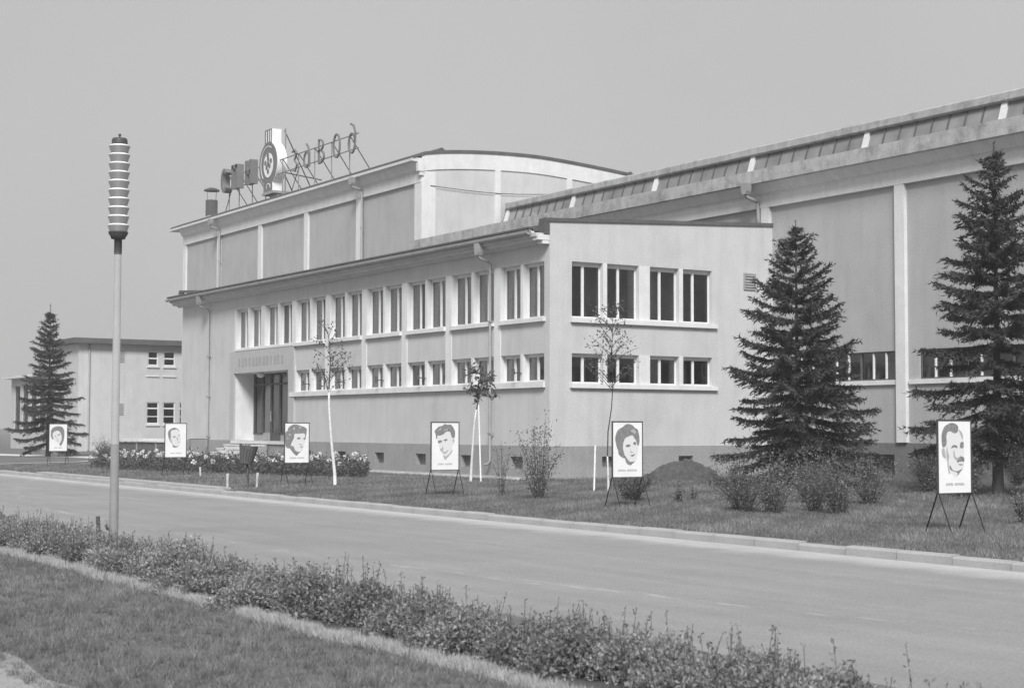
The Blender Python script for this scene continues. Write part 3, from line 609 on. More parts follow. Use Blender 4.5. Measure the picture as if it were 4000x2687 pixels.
MB().tube([(-47.3, YS + .7, 20.5), (-47.3, YS + 2.9, vault(YS + 2.9))], .035, 6).tube([(-48.7, YS + .7, 19.2), (-48.7, YS + 2.2, vault(YS + 2.2))], .035, 6).tube([(-47.0, YS + .65, 15.95), (-47.0, YS + .65, 20.6)], .04, 6).build('brace', 'sign_grey', EM)

# ================================================================== FAR BUILDING (left)
FB = world_root('workshop_building', (-75, 12, 0)); tag(FB, 'distant two storey plastered workshop with dark eave and small sash windows', 'building')
fx = FXp(-68.)
ww = [(9.75, 10.5, 6.25, 7.3), (10.95, 11.8, 6.25, 7.3), (9.7, 10.6, 1.98, 3.55), (10.95, 11.85, 1.98, 3.55), (12.2, 13.1, 1.98, 3.55)]
b = MB(); holed(b, fx, 4.6, 26, 0, 7.8, ww, .2); b.build('side_wall', 'plaster', FB)
MB().box(-74, -68.02, 4.6, 4.8, 0, 7.8).box(-74, -73.8, 4.8, 26, 0, 7.8).build('wall', 'plaster', FB)
MB().box(-74.4, -67.4, 4.1, 26, 7.72, 8.1).build('roof', 'roof_felt', FB)
MB().box(-70.2, -70, 5, 25.8, .1, 7.7).build('interior_wall', 'interior', FB)
for (a, c, z0, z1) in ww:
    f = MB(); mbox(f, fx, a, c, -.14, -.06, z0, z0 + .07); mbox(f, fx, a, c, -.14, -.06, z1 - .07, z1); mbox(f, fx, a, a + .06, -.14, -.06, z0 + .07, z1 - .07); mbox(f, fx, c - .06, c, -.14, -.06, z0 + .07, z1 - .07)
    zm = z0 + (z1 - z0) * (.5 if z0 > 5 else .72); mbox(f, fx, a + .06, c - .06, -.14, -.05, zm - .05, zm + .05)
    if z0 < 5: mbox(f, fx, a + .06, c - .06, -.13, -.05, z0 + .5, z0 + .56)
    w = f.build('window', 'wood_frame', FB)
    for p0, p1 in ((z0 + .07, zm - .05), (zm + .05, z1 - .07)): subpart(MB().add([fx(a + .06, -.1, p0), fx(c - .06, -.1, p0), fx(c - .06, -.1, p1), fx(a + .06, -.1, p1)], [(0, 1, 2, 3)]), 'pane', 'glass', w)
    mbox(MB(), fx, a - .08, c + .08, 0, .1, z0 - .16, z0 - .04).build('sill', 'white_paint', FB)
mbox(MB(), fx, 9.6, 10.6, 0, .08, 5.42, 5.5).build('ledge', 'white_paint', FB); mbox(MB(), fx, 10.85, 11.9, 0, .08, 5.42, 5.5).build('ledge', 'white_paint', FB)
for z0 in (2.62, 6.45):
    for i in range(6): mbox(MB(), fx, 7.52, 7.95, 0, .05, z0 + i * .15, z0 + i * .15 + .06).build('louvre', 'zinc', FB)
MB().tube([(-67.9, 5.35, .1), (-67.9, 5.35, 7.7)], .06, 8).build('downpipe', 'zinc', FB)
wm = FYp(4.9)
wn = [(-86 + 2.35 * k, -84.35 + 2.35 * k, 1.3, 5.0) for k in range(5)]
b = MB(); holed(b, wm, -87, -74, 0, 5.6, wn, .25); b.box(-87, -86.8, 5.15, 18, 0, 5.6); b.build('wing_wall', 'plaster', FB)
MB().box(-87.6, -74.05, 4.3, 18.5, 5.6, 5.75).build('wing_eave', 'concrete_light', FB)
MB().prism([(4.4, 5.75), (11, 6.7), (18.4, 5.75)], -87.5, -74.1, EV).build('wing_roof', 'concrete_light', FB)
MB().box(-86.7, -74.1, 6.4, 6.6, .1, 5.5).build('interior_wall', 'interior', FB)
for (a, c, z0, z1) in wn:
    f = MB(); 
    for x in np.linspace(a, c, 5): mbox(f, wm, x - .03, x + .03, -.16, -.1, z0, z1)
    for z in np.linspace(z0 + .03, z1 - .03, 5): mbox(f, wm, a, c, -.155, -.105, z - .03, z + .03)
    w = f.build('window', 'steel_frame', FB); subpart(MB().add([wm(a, -.13, z0), wm(c, -.13, z0), wm(c, -.13, z1), wm(a, -.13, z1)], [(0, 1, 2, 3)]), 'pane', 'glass', w)

# ================================================================== STREET LAMP
LX, LY = 22.36, -22.4
L = world_root('street_lamp', (LX, LY, 0)); tag(L, 'tall street lamp with a ribbed tower lantern of stacked white rimmed rings', 'street lamp')
MB().lathe([(.075, -.2), (.075, .02), (.066, .04), (.060, 1.46)], (LX, LY, 0), 20).build('pole_base', 'pole_dark', L)
MB().lathe([(.0585, 1.46), (.051, 4.3)], (LX, LY, 0), 20).build('pole', 'pole', L)
MB().lathe([(.052, 4.22), (.056, 4.25), (.056, 4.44), (.10, 4.45), (.115, 4.49), (.135, 4.515), (.135, 4.53), (.142, 4.535), (.142, 4.555), (.12, 4.56)], (LX, LY, 0), 24).build('collar', 'dark_metal', L)
ring0 = None
zr = [4.655 + .1297 * k for k in range(10)]
for k, z in enumerate(zr):
    if ring0 is None:
        ring0 = MB().lathe([(.118, -.118), (.153, -.012)], (0, 0, 0), 28).build('lantern_ring', 'diffuser'); rim0 = MB().lathe([(.153, -.012), (.156, -.009), (.155, -.004), (.120, .012)], (0, 0, 0), 28).build('rim', 'rim_white')
        a, c = ring0, rim0
    else: a, c = ring0.copy(), rim0.copy(); C.objects.link(a); C.objects.link(c)
    a.parent = L; a.location = (0, 0, z); c.parent = a; c.location = (0, 0, 0)
cp = MB().lathe([(.112, 5.845), (.115, 5.86), (.113, 5.905), (.1, 5.93), (.03, 5.945)], (LX, LY, 0), 24).build('cap', 'dark_metal', L)
subpart(MB().lathe([(.012, 5.94), (.012, 5.965), (.022, 5.975), (.02, 5.995), (.0, 6.0)], (LX, LY, 0), 10), 'finial', 'dark_metal', cp)
MB().tube([(LX + .0, LY - .05, .22), (LX + .02, LY - .1, .24), (LX + .01, LY - .12, .3)], .02, 6).build('bolt', 'dark_metal', L)
tag(MB().tube([(LX - .02, LY - .17, -.1), (LX - .05, LY - .21, .2), (LX - .06, LY - .215, .42)], [.03, .035, .03], 8).build('stump', 'bark'), 'short dark wooden stump beside the lamp foot', 'stump')

# ================================================================== PORTRAIT BOARDS
def smooth(pts, n=4):
    P = [Vector(p) for p in pts]; N = len(P); o = []
    for i in range(N):
        a, b_, c, d = P[i - 1], P[i], P[(i + 1) % N], P[(i + 2) % N]
        for k in range(n):
            t = k / n; o.append(.5 * ((2 * b_) + (c - a) * t + (2 * a - 5 * b_ + 4 * c - d) * t * t + (3 * b_ - a - 3 * c + d) * t ** 3))
    return [(p.x, p.y) for p in o]
INK = {'d': 0, 'm': 1, 'l': 2, 'p': 3}
def poster(X, Y0, Y1, shapes, label, cap, name='portrait_board', lean=0.):
    Yc = (Y0 + Y1) / 2; w = Y1 - Y0; z0, z1 = .665, 1.865
    P = world_root(name, (X, Yc, 0)); tag(P, label, 'portrait board', 'portrait boards along the lawn')
    t = .022
    MB().box(X - .02, X + .012, Y0, Y0 + t, z0 - .03, z1).box(X - .02, X + .012, Y1 - t, Y1, z0 - .03, z1).box(X - .02, X + .012, Y0 + t, Y1 - t, z1 - t, z1).box(X - .02, X + .012, Y0 + t, Y1 - t, z0 - .03, z0 - .012).build('frame', 'dark_metal', P)
    sh = MB().box(X - .012, X + .002, Y0 + t, Y1 - t, z0 - .012, z1 - t).build('sheet', 'paper', P)
    q = MB(); W_, H_ = w - 2 * t, z1 - t - z0 + .012
    for i, (tone, pts) in enumerate(shapes):
        pl = smooth(pts) if len(pts) > 4 else pts
        vs = [(X + .0032 + .0009 * i, Y0 + t + p[0] * W_, z1 - t - p[1] * H_) for p in pl]
        # triangulate through bmesh later: concave outlines
        q.add(vs, [tuple(range(len(vs)))], INK[tone])
    xx = .5 - cap / 2; rnd = random.Random(len(label))
    while xx < .5 + cap / 2:
        if abs(xx - .5 + .04) > .02:
            for k in range(2): 
                a = xx + k * .016; q.add([(X + .0035, Y0 + t + a * W_, z1 - t - .90 * H_), (X + .0035, Y0 + t + (a + .008) * W_, z1 - t - .90 * H_), (X + .0035, Y0 + t + (a + .008) * W_, z1 - t - .865 * H_), (X + .0035, Y0 + t + a * W_, z1 - t - .865 * H_)], [(0, 1, 2, 3)], 1)
            zz = rnd.choice((.866, .88, .893)); q.add([(X + .0037, Y0 + t + xx * W_, z1 - t - zz * H_ - .006), (X + .0037, Y0 + t + (xx + .022) * W_, z1 - t - zz * H_ - .006), (X + .0037, Y0 + t + (xx + .022) * W_, z1 - t - zz * H_ + .004), (X + .0037, Y0 + t + xx * W_, z1 - t - zz * H_ + .004)], [(0, 1, 2, 3)], 1)
        xx += .038
    subpart(q, 'portrait', ['ink_dark', 'ink_mid', 'ink_light', 'ink_pale'], sh)
    for y in (Y0 + .011, Y1 - .011):
        for s_ in (-1, 1): MB().tube([(X - .004, y, z0 + .02), (X + s_ * .31, y, -.06)], .013 if s_ < 0 else .010, 6).build('leg', 'dark_metal', P)
    return P
def N(pts, x0, x1, y0, y1): return [((x - x0) / (x1 - x0), (y - y0) / (y1 - y0)) for x, y in pts]
# right: man with moustache
r6 = (220, 597, 142, 990)
S6 = [('p', N([(315, 300), (345, 262), (400, 285), (440, 275), (455, 240), (490, 262), (506, 310), (518, 400), (522, 500), (520, 600), (514, 690), (478, 740), (440, 792), (412, 808), (380, 770), (345, 758), (335, 700), (325, 620), (300, 600), (265, 540), (258, 480), (275, 440)], *r6)),
      ('m', N([(258, 330), (270, 260), (300, 205), (345, 175), (380, 165), (420, 175), (450, 200), (455, 235), (440, 280), (400, 287), (375, 268), (345, 265), (322, 290), (315, 340), (318, 400), (300, 445), (268, 445)], *r6)),
      ('l', N([(335, 620), (345, 560), (330, 500), (318, 440), (312, 560), (320, 610), (335, 750), (350, 755)], *r6)), ('m', N([(350, 660), (385, 720), (440, 735), (500, 705), (470, 748), (435, 790), (440, 755), (395, 735), (355, 712)], *r6)),
      ('m', N([(368, 465), (385, 432), (415, 425), (438, 440), (440, 462), (405, 452)], *r6)), ('m', N([(472, 455), (478, 400), (500, 390), (515, 400), (512, 455), (490, 462)], *r6)),
      ('m', N([(432, 630), (452, 585), (480, 562), (515, 575), (518, 620), (480, 618)], *r6)), ('l', N([(400, 480), (415, 560), (440, 575), (470, 560), (485, 545), (455, 585), (425, 600), (395, 550)], *r6)), ('l', N([(445, 650), (480, 645), (508, 655), (480, 668)], *r6)),
      ('l', N([(455, 240), (500, 290), (506, 350), (490, 320), (470, 270)], *r6)), ('l', N([(262, 470), (285, 470), (300, 560), (285, 570), (265, 530)], *r6))]
# woman with short dark hair
r5 = (350, 845, 195, 1020)
S5 = [('p', N([(545, 450), (600, 420), (670, 400), (710, 440), (750, 500), (780, 560), (775, 650), (755, 740), (720, 790), (640, 800), (570, 740), (530, 640), (515, 540)], *r5)),
      ('m', N([(388, 450), (400, 380), (440, 310), (520, 265), (560, 232), (620, 222), (690, 245), (720, 280), (765, 300), (785, 350), (800, 420), (800, 500), (785, 550), (765, 540), (745, 480), (715, 440), (680, 395), (630, 405), (560, 435), (535, 480), (520, 540), (525, 620), (550, 700), (545, 740), (470, 705), (440, 660), (440, 630), (410, 560)], *r5)),
      ('m', N([(550, 700), (600, 760), (650, 795), (720, 785), (690, 815), (640, 845), (575, 805)], *r5)), ('m', N([(560, 560), (600, 530), (645, 540), (640, 560), (600, 570)], *r5)), ('m', N([(690, 515), (720, 490), (745, 510), (740, 535), (710, 535)], *r5)), ('m', N([(645, 695), (690, 685), (725, 670), (700, 705), (670, 712)], *r5)), ('l', N([(650, 590), (660, 640), (690, 640), (680, 655), (645, 650)], *r5)),
      ('l', N([(645, 330), (690, 300), (740, 340), (720, 370), (680, 350)], *r5))]
# man with wavy quiff
r4 = (145, 880, 190, 1385)
S4 = [('p', N([(300, 520), (380, 510), (470, 470), (560, 420), (640, 430), (680, 520), (700, 590), (770, 590), (770, 680), (740, 750), (700, 780), (700, 880), (610, 990), (520, 1040), (460, 1000), (390, 900), (345, 800), (310, 680), (290, 600)], *r4)),
      ('m', N([(225, 410), (270, 350), (340, 290), (430, 270), (500, 222), (560, 240), (660, 240), (720, 290), (765, 370), (785, 450), (770, 570), (710, 580), (680, 520), (655, 440), (590, 410), (530, 430), (460, 490), (350, 520), (300, 520), (290, 610), (265, 580), (250, 480)], *r4)),
      ('l', N([(330, 380), (420, 310), (400, 370), (340, 400)], *r4)), ('l', N([(450, 410), (560, 340), (590, 370), (500, 400)], *r4)),
      ('m', N([(315, 690), (330, 650), (390, 635), (435, 660), (400, 690), (340, 710)], *r4)), ('m', N([(460, 630), (540, 600), (580, 620), (520, 665)], *r4)), ('l', N([(420, 700), (440, 800), (400, 850), (370, 850), (400, 920), (450, 910), (460, 850), (445, 780)], *r4)), ('l', N([(440, 930), (520, 930), (600, 870), (540, 960), (470, 970)], *r4)),
      ('l', N([(460, 1000), (520, 1045), (620, 985), (710, 880), (690, 950), (570, 1070), (500, 1120)], *r4)), ('l', N([(710, 600), (760, 620), (745, 700), (720, 680)], *r4))]
# woman with curly hair
r3 = (155, 920, 160, 1335)
S3 = [('p', N([(450, 480), (560, 470), (700, 470), (790, 480), (800, 580), (800, 700), (770, 830), (720, 960), (660, 1020), (560, 1010), (450, 930), (400, 800), (400, 660)], *r3)),
      ('m', N([(165, 450), (230, 390), (260, 300), (350, 225), (460, 195), (560, 205), (660, 240), (760, 265), (850, 330), (850, 420), (830, 560), (800, 660), (770, 640), (800, 560), (780, 470), (680, 465), (560, 475), (460, 480), (440, 600), (380, 720), (330, 860), (290, 910), (210, 890), (165, 800)], *r3)),
      ('m', N([(370, 830), (430, 860), (480, 960), (560, 1010), (660, 1020), (600, 1060), (540, 1130), (450, 1080), (350, 960), (310, 900)], *r3)), ('m', N([(530, 610), (600, 580), (660, 600), (620, 635), (560, 640)], *r3)), ('m', N([(730, 610), (790, 590), (800, 650), (750, 640)], *r3)), ('l', N([(590, 790), (640, 770), (700, 810), (690, 830), (640, 800)], *r3)), ('m', N([(640, 880), (690, 850), (730, 870), (680, 890)], *r3)),
      ('l', N([(200, 590), (270, 600), (250, 640), (210, 630)], *r3)), ('l', N([(400, 290), (480, 270), (470, 330), (420, 380)], *r3)), ('l', N([(590, 260), (680, 280), (660, 330), (600, 310)], *r3)), ('l', N([(270, 480), (340, 470), (330, 540), (280, 530)], *r3))]
# balding man
r2 = (185, 855, 150, 1170)
S2 = [('p', N([(300, 420), (340, 330), (430, 285), (520, 290), (600, 330), (640, 400), (660, 500), (690, 590), (690, 680), (660, 780), (590, 860), (520, 875), (430, 870), (400, 770), (320, 680), (285, 560)], *r2)),
      ('m', N([(270, 420), (310, 350), (380, 300), (470, 275), (540, 290), (610, 340), (640, 400), (600, 360), (540, 320), (460, 345), (390, 350), (355, 420), (365, 520), (350, 600), (320, 640), (285, 560)], *r2)),
      ('l', N([(330, 620), (370, 600), (400, 700), (440, 800), (520, 840), (600, 830), (560, 872), (440, 872), (405, 770), (330, 690)], *r2)), ('m', N([(430, 800), (520, 845), (610, 830), (540, 875), (440, 870)], *r2)), ('m', N([(410, 560), (470, 530), (540, 545), (480, 575)], *r2)), ('m', N([(595, 520), (635, 480), (650, 500), (625, 535)], *r2)), ('l', N([(550, 560), (600, 580), (590, 660), (560, 650)], *r2)), ('l', N([(580, 700), (640, 700), (620, 730), (580, 725)], *r2))]
# woman with full dark hair
r1 = (562, 822, 158, 538)
S1 = [('p', N([(610, 290), (640, 260), (690, 250), (720, 280), (740, 330), (745, 390), (720, 430), (690, 420), (640, 390), (615, 350)], *r1)),
      ('m', N([(582, 290), (590, 240), (620, 205), (680, 188), (740, 195), (775, 240), (782, 310), (775, 380), (750, 440), (725, 468), (712, 440), (740, 390), (740, 320), (715, 270), (690, 250), (645, 258), (610, 290), (612, 340), (625, 375), (600, 365), (585, 330)], *r1)),
      ('l', N([(630, 330), (660, 318), (665, 332), (640, 342)], *r1)), ('m', N([(680, 310), (715, 295), (720, 310), (690, 325)], *r1)), ('l', N([(665, 390), (700, 385), (690, 402)], *r1)), ('l', N([(672, 340), (680, 370), (665, 372)], *r1))]
poster(-25.9, -9.51, -8.68, S1, 'white board with a portrait of a woman with full dark hair, before the small spruce', .44)
poster(-9.6, -10.07, -9.25, S2, 'white board with a portrait of a balding man, beside the flower bed', .5)
poster(.6, -10.01, -9.18, S3, 'white board with a portrait of a woman with thick curly hair, beside the whitewashed sapling', .58)
poster(9.85, -10.13, -9.30, S4, 'white board with a portrait of a smiling man with a wavy quiff', .52)
poster(16.9, -9.58, -8.75, S5, 'white board with a portrait of a woman with short smooth hair', .64)
poster(26.5, -9.90, -9.09, S6, 'white board with a portrait of a man with a dark moustache, before the taller spruce', .54)
for o in list(bpy.data.objects):
    if o.name.startswith('portrait') and o.type == 'MESH':
        import bmesh
        bm = bmesh.new(); bm.from_mesh(o.data); bmesh.ops.triangulate(bm, faces=bm.faces[:], ngon_method='EAR_CLIP'); bm.to_mesh(o.data); bm.free()

# ================================================================== SMALL THINGS ON THE LAWN
# slatted litter bin on a post
BN = world_root('litter_bin', (2.25, -11.93, 0)); tag(BN, 'conical slatted litter bin leaning on a short post by the flower bed', 'litter bin')
tilt = Matrix.Translation((2.25, -11.93, .66)) @ Matrix.Rotation(R(-9), 4, 'X')
for i in range(18):
    t = 2 * math.pi * i / 18; a0 = t - .145; a1 = t + .145; P = []
    for z, rd in ((0, .155), (.52, .255)):
        for a in (a0, a1):
            for dr in (0, .018): P.append(tilt @ Vector(((rd + dr) * math.cos(a), (rd + dr) * math.sin(a), z + (.012 * (i % 3) if z else 0))))
    MB().hexa([P[0], P[2], P[3], P[1], P[4], P[6], P[7], P[5]]).build('slat', 'slat', BN)
def hoop(z, rd): 
    q = MB(); q.lathe([(rd, -.015), (rd + .006, -.015), (rd + .006, .015), (rd, .015)], (0, 0, 0), 24); q.v = [tuple(tilt @ (Vector(p) + Vector((0, 0, z)))) for p in q.v]; return q.build('hoop', 'dark_metal', BN)
hoop(.06, .142); hoop(.42, .214)
q = MB().lathe([(.0, 0), (.15, 0)], (0, 0, 0), 20); q.v = [tuple(tilt @ (Vector(p) + Vector((0, 0, .01)))) for p in q.v]; q.build('bottom', 'slat', BN)
MB().tube([(2.25, -11.87, -.1), (2.25, -11.87, .3), (2.25, -11.9, .74)], .035, 8).build('post', 'dark_metal', BN)
def peg(x, y, h, lean, label, m_='stake_wood', rd=.035): return tag(MB().tube([(x, y, -.1), (x + lean * .5, y, h * .5), (x + lean, y, h)], [rd * .9, rd, rd * 1.05], 7).build('wooden_peg', m_), label, 'peg', 'pale pegs in the lawn')
peg(2.9, -12.75, .42, 0, 'pale wooden peg standing right behind the kerb'); peg(2.5, -11.7, .42, .06, 'pale split peg driven in beside the litter bin foot'); peg(-8.2, -9.25, .32, -.05, 'low pale peg beside the legs of the balding man board')
# empty easel near the steps
EA = world_root('empty_easel', (-24.6, -3.0, 0)); tag(EA, 'empty thin metal display frame standing left of the entrance steps', 'display frame')
ea = lambda p, z: (-24.6 + .0 * p, -3.0 + p, z)
q = MB().tube([ea(-.42, .0), ea(-.42, 1.18)], .016, 6).tube([ea(.42, .0), ea(.42, 1.18)], .016, 6).build('upright', 'dark_metal', EA)
MB().tube([ea(-.42, 1.18), ea(.42, 1.18)], .016, 6).build('top_bar', 'dark_metal', EA); MB().tube([ea(-.42, .42), ea(.42, .42)], .014, 6).build('bottom_bar', 'dark_metal', EA)
MB().tube([ea(-.42, .62), ea(-.2, .42)], .012, 6).tube([ea(.42, .62), ea(.2, .42)], .012, 6).build('corner_brace', 'dark_metal', EA)
for s_ in (-.42, .42): MB().tube([(-24.6, -3 + s_, .9), (-25.2, -3 + s_, -.02)], .012, 6).build('back_leg', 'dark_metal', EA)
# board-sided cart left of the office block
CR = world_root('wooden_bin', (-43.5, 1.0, 0)); tag(CR, 'low dark board sided storage bin with a pale lid beside the office block corner', 'storage bin')
for i in range(17):
    x = -47.2 + i * .42; MB().box(x + .01, x + .41, .6 + .01 * (i % 2), .66 + .01 * (i % 2), .04, .88 - .02 * (i % 3)).build('plank', 'board', CR)
MB().box(-47.2, -40.1, .68, 2.2, .05, .84).build('body', 'board', CR)
MB().box(-47.3, -40.0, .5, 2.3, .9, .96).build('lid', 'concrete_light', CR)
MB().box(-47.3, -43.5, .9, 2.3, .962, 1.06).build('lid', 'concrete_light', CR)
for x in (-47.0, -43.6, -40.4): MB().box(x, x + .09, .54, .6, 0, .9).build('post', 'zinc', CR)
# soil heap
N_ = 70; vs, fs = [], []
for i in range(N_ + 1):
    for j in range(N_ + 1):
        a, c = -1.55 + 3.1 * i / N_, -1.1 + 2.2 * j / N_
        rd = math.hypot(a / 1.5, c / 1.05); h = .66 * max(0, math.cos(min(rd, 1) * math.pi / 2)) ** .85; x, y = 4.0 + c, 2.55 + a
        vs.append((x, y, (h + (random.uniform(-.025, .03) + .05 * math.sin(5 * a + 2 * c) * math.cos(4 * c + a) + .035 * math.sin(13 * a + 3 * c) * math.cos(11 * c - 4 * a) + .02 * math.sin(27 * a) * math.sin(23 * c)) * (h > .02)) - .03 * (h <= .02)))
for i in range(N_):
    for j in range(N_): k = i * (N_ + 1) + j; fs.append((k, k + 1, k + N_ + 2, k + N_ + 1))
q = MB(); q.add(vs, fs, 0, False); tag(q.build('soil_heap', 'soil'), 'heap of dark bare soil against the bright end wall', 'soil heap')
# tie stakes of the middle spruce
for i, (p0, p1) in enumerate((((11.6, 2.6, -.1), (9.9, 2.0, 2.1)), ((11.0, 2.9, -.1), (9.95, 2.2, 1.5)))):
    tag(MB().tube([p0, p1], [.03, .025], 7).build('tree_stake', 'stake_wood'), ('long pale stake propped against the middle spruce', 'shorter pale stake propped against the middle spruce')[i], 'stake')

# ================================================================== VEGETATION
def spruce(x, y, H, Rr, z0, seed, label, shape=.8, fine=1.):
    global rng; rng = np.random.default_rng(seed); rd = random.Random(seed)
    T = world_root('spruce_tree', (x, y, 0)); tag(T, label, 'tree', 'spruce trees')
    tr = MB().tube([(x, y, -.2), (x, y, .3), (x + .02, y, H * .5), (x, y, H)], [.03 + H * .017, .02 + H * .014, H * .008, .012], 10).tube([(x, y, H - .05), (x, y, H + .25)], [.012, .006], 5).build('trunk', 'bark', T)
    wood = MB(); P, D, Ln, Wd, Tn = [], [], [], [], []
    z = z0
    while z < H * .985:
        f = (z - z0) / (H - z0); nb = rd.randint(6, 8) if f < .8 else rd.randint(4, 5); az0 = rd.uniform(0, 6.28)
        for k in range(nb):
            az = az0 + 2 * math.pi * k / nb + rd.uniform(-.25, .25)
            Lb = (Rr * (1 - f) ** shape * min(1, (1.02 - f) * 9) + .07) * rd.uniform(.55, 1.15)
            if f < .06: Lb *= rd.uniform(.6, .95)
            zz = z + rd.uniform(-.08, .08)
            rise = .55 * f + .02; sag = -(.40 + .14 * rd.random()) * (1 - f) ** .7; tip = .10 + .14 * rd.random()
            n_ = max(5, int(Lb / .095)); t = np.linspace(0.05, 1, n_)
            h = np.array([math.cos(az), math.sin(az), 0]); sd = np.array([-h[1], h[0], 0])
            pts = np.outer(t * Lb, h); pts[:, 2] = Lb * (rise * t + sag * t ** 1.2 + tip * t ** 3); pts += np.array([x, y, zz]); pts += sd * (np.sin(t * 3 + rd.uniform(0, 6)) * .05 * Lb)[:, None]
            pl = [pts[0] * 0 + (x, y, zz)] + list(pts)
            wood.tube([tuple(p) for p in pl[::max(1, len(pl) // 5)]] + [tuple(pl[-1])], .006 + .006 * Lb, 4, 0, False, False)
            tang = unit(np.gradient(pts, axis=0)); tn = rd.uniform(.75, 1.3)
            # side twigs
            for i in range(1, n_):
                tl = (.40 * Lb * (1 - t[i] * .86) + .15) * rd.uniform(.55, 1.15)
                if t[i] < .25: tl *= .5
                for s_ in (-1, 1):
                    if rd.random() < .06: continue
                    d = tang[i] * .75 + sd * s_ * rd.uniform(.55, .95) + np.array([0, 0, rd.uniform(-.38, -.02)]); d /= np.linalg.norm(d)
                    m_ = max(5, int(tl / .024 * fine)); q = rng.uniform(0, 1, m_)
                    base = pts[i] + np.outer(q * tl, d); base[:, 2] -= .22 * tl * q ** 2
                    dd = unit(d * .7 + rng.normal(size=(m_, 3)) * .5 + [0, 0, -.12]); P.append(base); D.append(dd); Ln.append(rng.uniform(.09, .16, m_)); Wd.append(rng.uniform(.03, .055, m_)); Tn.append(tn * rng.uniform(.6, 1.35, m_) * (.75 + .6 * q))
            m_ = int(n_ * 14 * fine); q = rng.uniform(.15, 1, m_); base = np.stack([np.interp(q, t, pts[:, c]) for c in range(3)], 1) + np.outer(rng.uniform(-1, 1, m_) * .22 * Lb * (1.05 - q), sd)
            P.append(base); D.append(unit(rng.normal(size=(m_, 3)) * .35 + [0, 0, -.9] + h * .3)); Ln.append(rng.uniform(.10, .24, m_) * (.5 + .5 * (1 - f))); Wd.append(rng.uniform(.025, .05, m_)); Tn.append(tn * rng.uniform(.45, 1.0, m_))
            m_ = int(n_ * 10 * fine); q = rng.uniform(0.05, 1, m_); base = np.stack([np.interp(q, t, pts[:, c]) for c in range(3)], 1)
            dd = unit(np.stack([np.interp(q, t, tang[:, c]) for c in range(3)], 1) * .7 + rng.normal(size=(m_, 3)) * .5)
            P.append(base); D.append(dd); Ln.append(rng.uniform(.08, .14, m_)); Wd.append(rng.uniform(.025, .045, m_)); Tn.append(tn * rng.uniform(.7, 1.4, m_))
        z += (.225 + .16 * (1 - f)) * H / 8. * rd.uniform(.8, 1.25)
    m_ = 90; zz = rng.uniform(H - .8, H + .25, m_); base = np.stack([np.full(m_, x), np.full(m_, y), zz], 1); P.append(base); D.append(unit(rng.normal(size=(m_, 3)) * .6 + [0, 0, .7])); Ln.append(rng.uniform(.07, .13, m_)); Wd.append(rng.uniform(.02, .03, m_)); Tn.append(rng.uniform(.7, 1.3, m_))
    P, D, Ln, Wd, Tn = map(np.concatenate, (P, D, Ln, Wd, Tn))
    cr = raw('crown', blades(P, D, Ln, Wd), None, 3, 'spruce', Tn); cr.parent = T; cr.matrix_parent_inverse = PINV[T.name]
    w_ = wood.build('branches', 'bark'); w_.parent = cr; w_.matrix_parent_inverse = Matrix()
    return len(P)
spruce(9.95, 2.1, 7.6, 2.5, .7, 11, 'broad dark spruce in front of the corner between office block and hall', .74)
spruce(16.6, 3.0, 9.0, 2.45, 1.4, 12, 'tallest spruce with bare lower trunk in front of the long hall', .70)
spruce(-47.3, -3.4, 8.6, 2.2, .8, 13, 'dark spruce with sweeping lower branches before the distant workshop', .85, .9)

def shrub(x, y, h, w, n, label, tone=1., leaf=.05, seed=0, name='shrub', up_=1., group='shrubs on the lawn', m_='shrub', dens=.75):
    global rng; rng = np.random.default_rng(100 + seed)
    T = world_root(name, (x, y, 0)); tag(T, label, 'shrub', group)
    st = MB(); P, D, Tn = [], [], []
    for i in range(n):
        a = rng.uniform(0, 6.28); s_ = rng.uniform(0, 1) ** .6 * w / 2; hh = h * rng.uniform(.45, 1.08) * (1 - .35 * (s_ / (w / 2 + .01)) ** 2 / up_)
        b0 = np.array([x + .12 * w * math.cos(a) * rng.uniform(0, 1), y + .12 * w * math.sin(a) * rng.uniform(0, 1), -.04]); e = np.array([x + s_ * math.cos(a), y + s_ * math.sin(a), hh])
        mid = b0 * .5 + e * .5 + np.array([(e[0] - b0[0]) * -.12, (e[1] - b0[1]) * -.12, hh * .06])
        st.tube([tuple(b0), tuple(mid), tuple(e)], [.009, .006, .003], 4, 0, False, False)
        k = int((26 + hh * 46) * dens); q = rng.uniform(.12, 1.02, k)[:, None]; base = b0 * (1 - q) ** 2 + 2 * mid * q * (1 - q) + e * q ** 2 + rng.normal(size=(k, 3)) * (.05 * w + .012)
        base[:, 2] = np.maximum(base[:, 2], .01)
        P.append(base); D.append(unit(rng.normal(size=(k, 3)) + (e - b0) / max(hh, .2) * .6)); Tn.append(tone * rng.uniform(.55, 1.5, k) * rng.uniform(.85, 1.2))
    P, D, Tn = map(np.concatenate, (P, D, Tn)); k = len(P)
    fo = raw('foliage', leaves(P, D, rng.uniform(.7, 1.4, k) * leaf, rng.uniform(.35, .6, k) * leaf), None, 4, m_, Tn); fo.parent = T; fo.matrix_parent_inverse = PINV[T.name]
    s2 = st.build('stems', 'bark', T); return T
shrub(12.8, -8.8, 1.8, 1.35, 22, 'tall open shrub with long upright shoots near the building corner', 1.0, .065, 1, up_=9, dens=.75)
shrub(10.8, -8.6, 1.3, .5, 7, 'thin wispy shrub below the office block downpipe', 1., .055, 2, dens=.6)
shrub(14.4, -7.2, .86, 1.15, 46, 'dense dark rounded shrub behind the short hairdo portrait board', .6, .05, 3)
shrub(15.8, -6.9, .48, .45, 12, 'small sparse shrub right of the short hairdo portrait board', .9, .05, 4); shrub(15.1, -5.9, .34, .3, 7, 'tiniest tuft of shrub near the soil heap', .9, .05, 5)
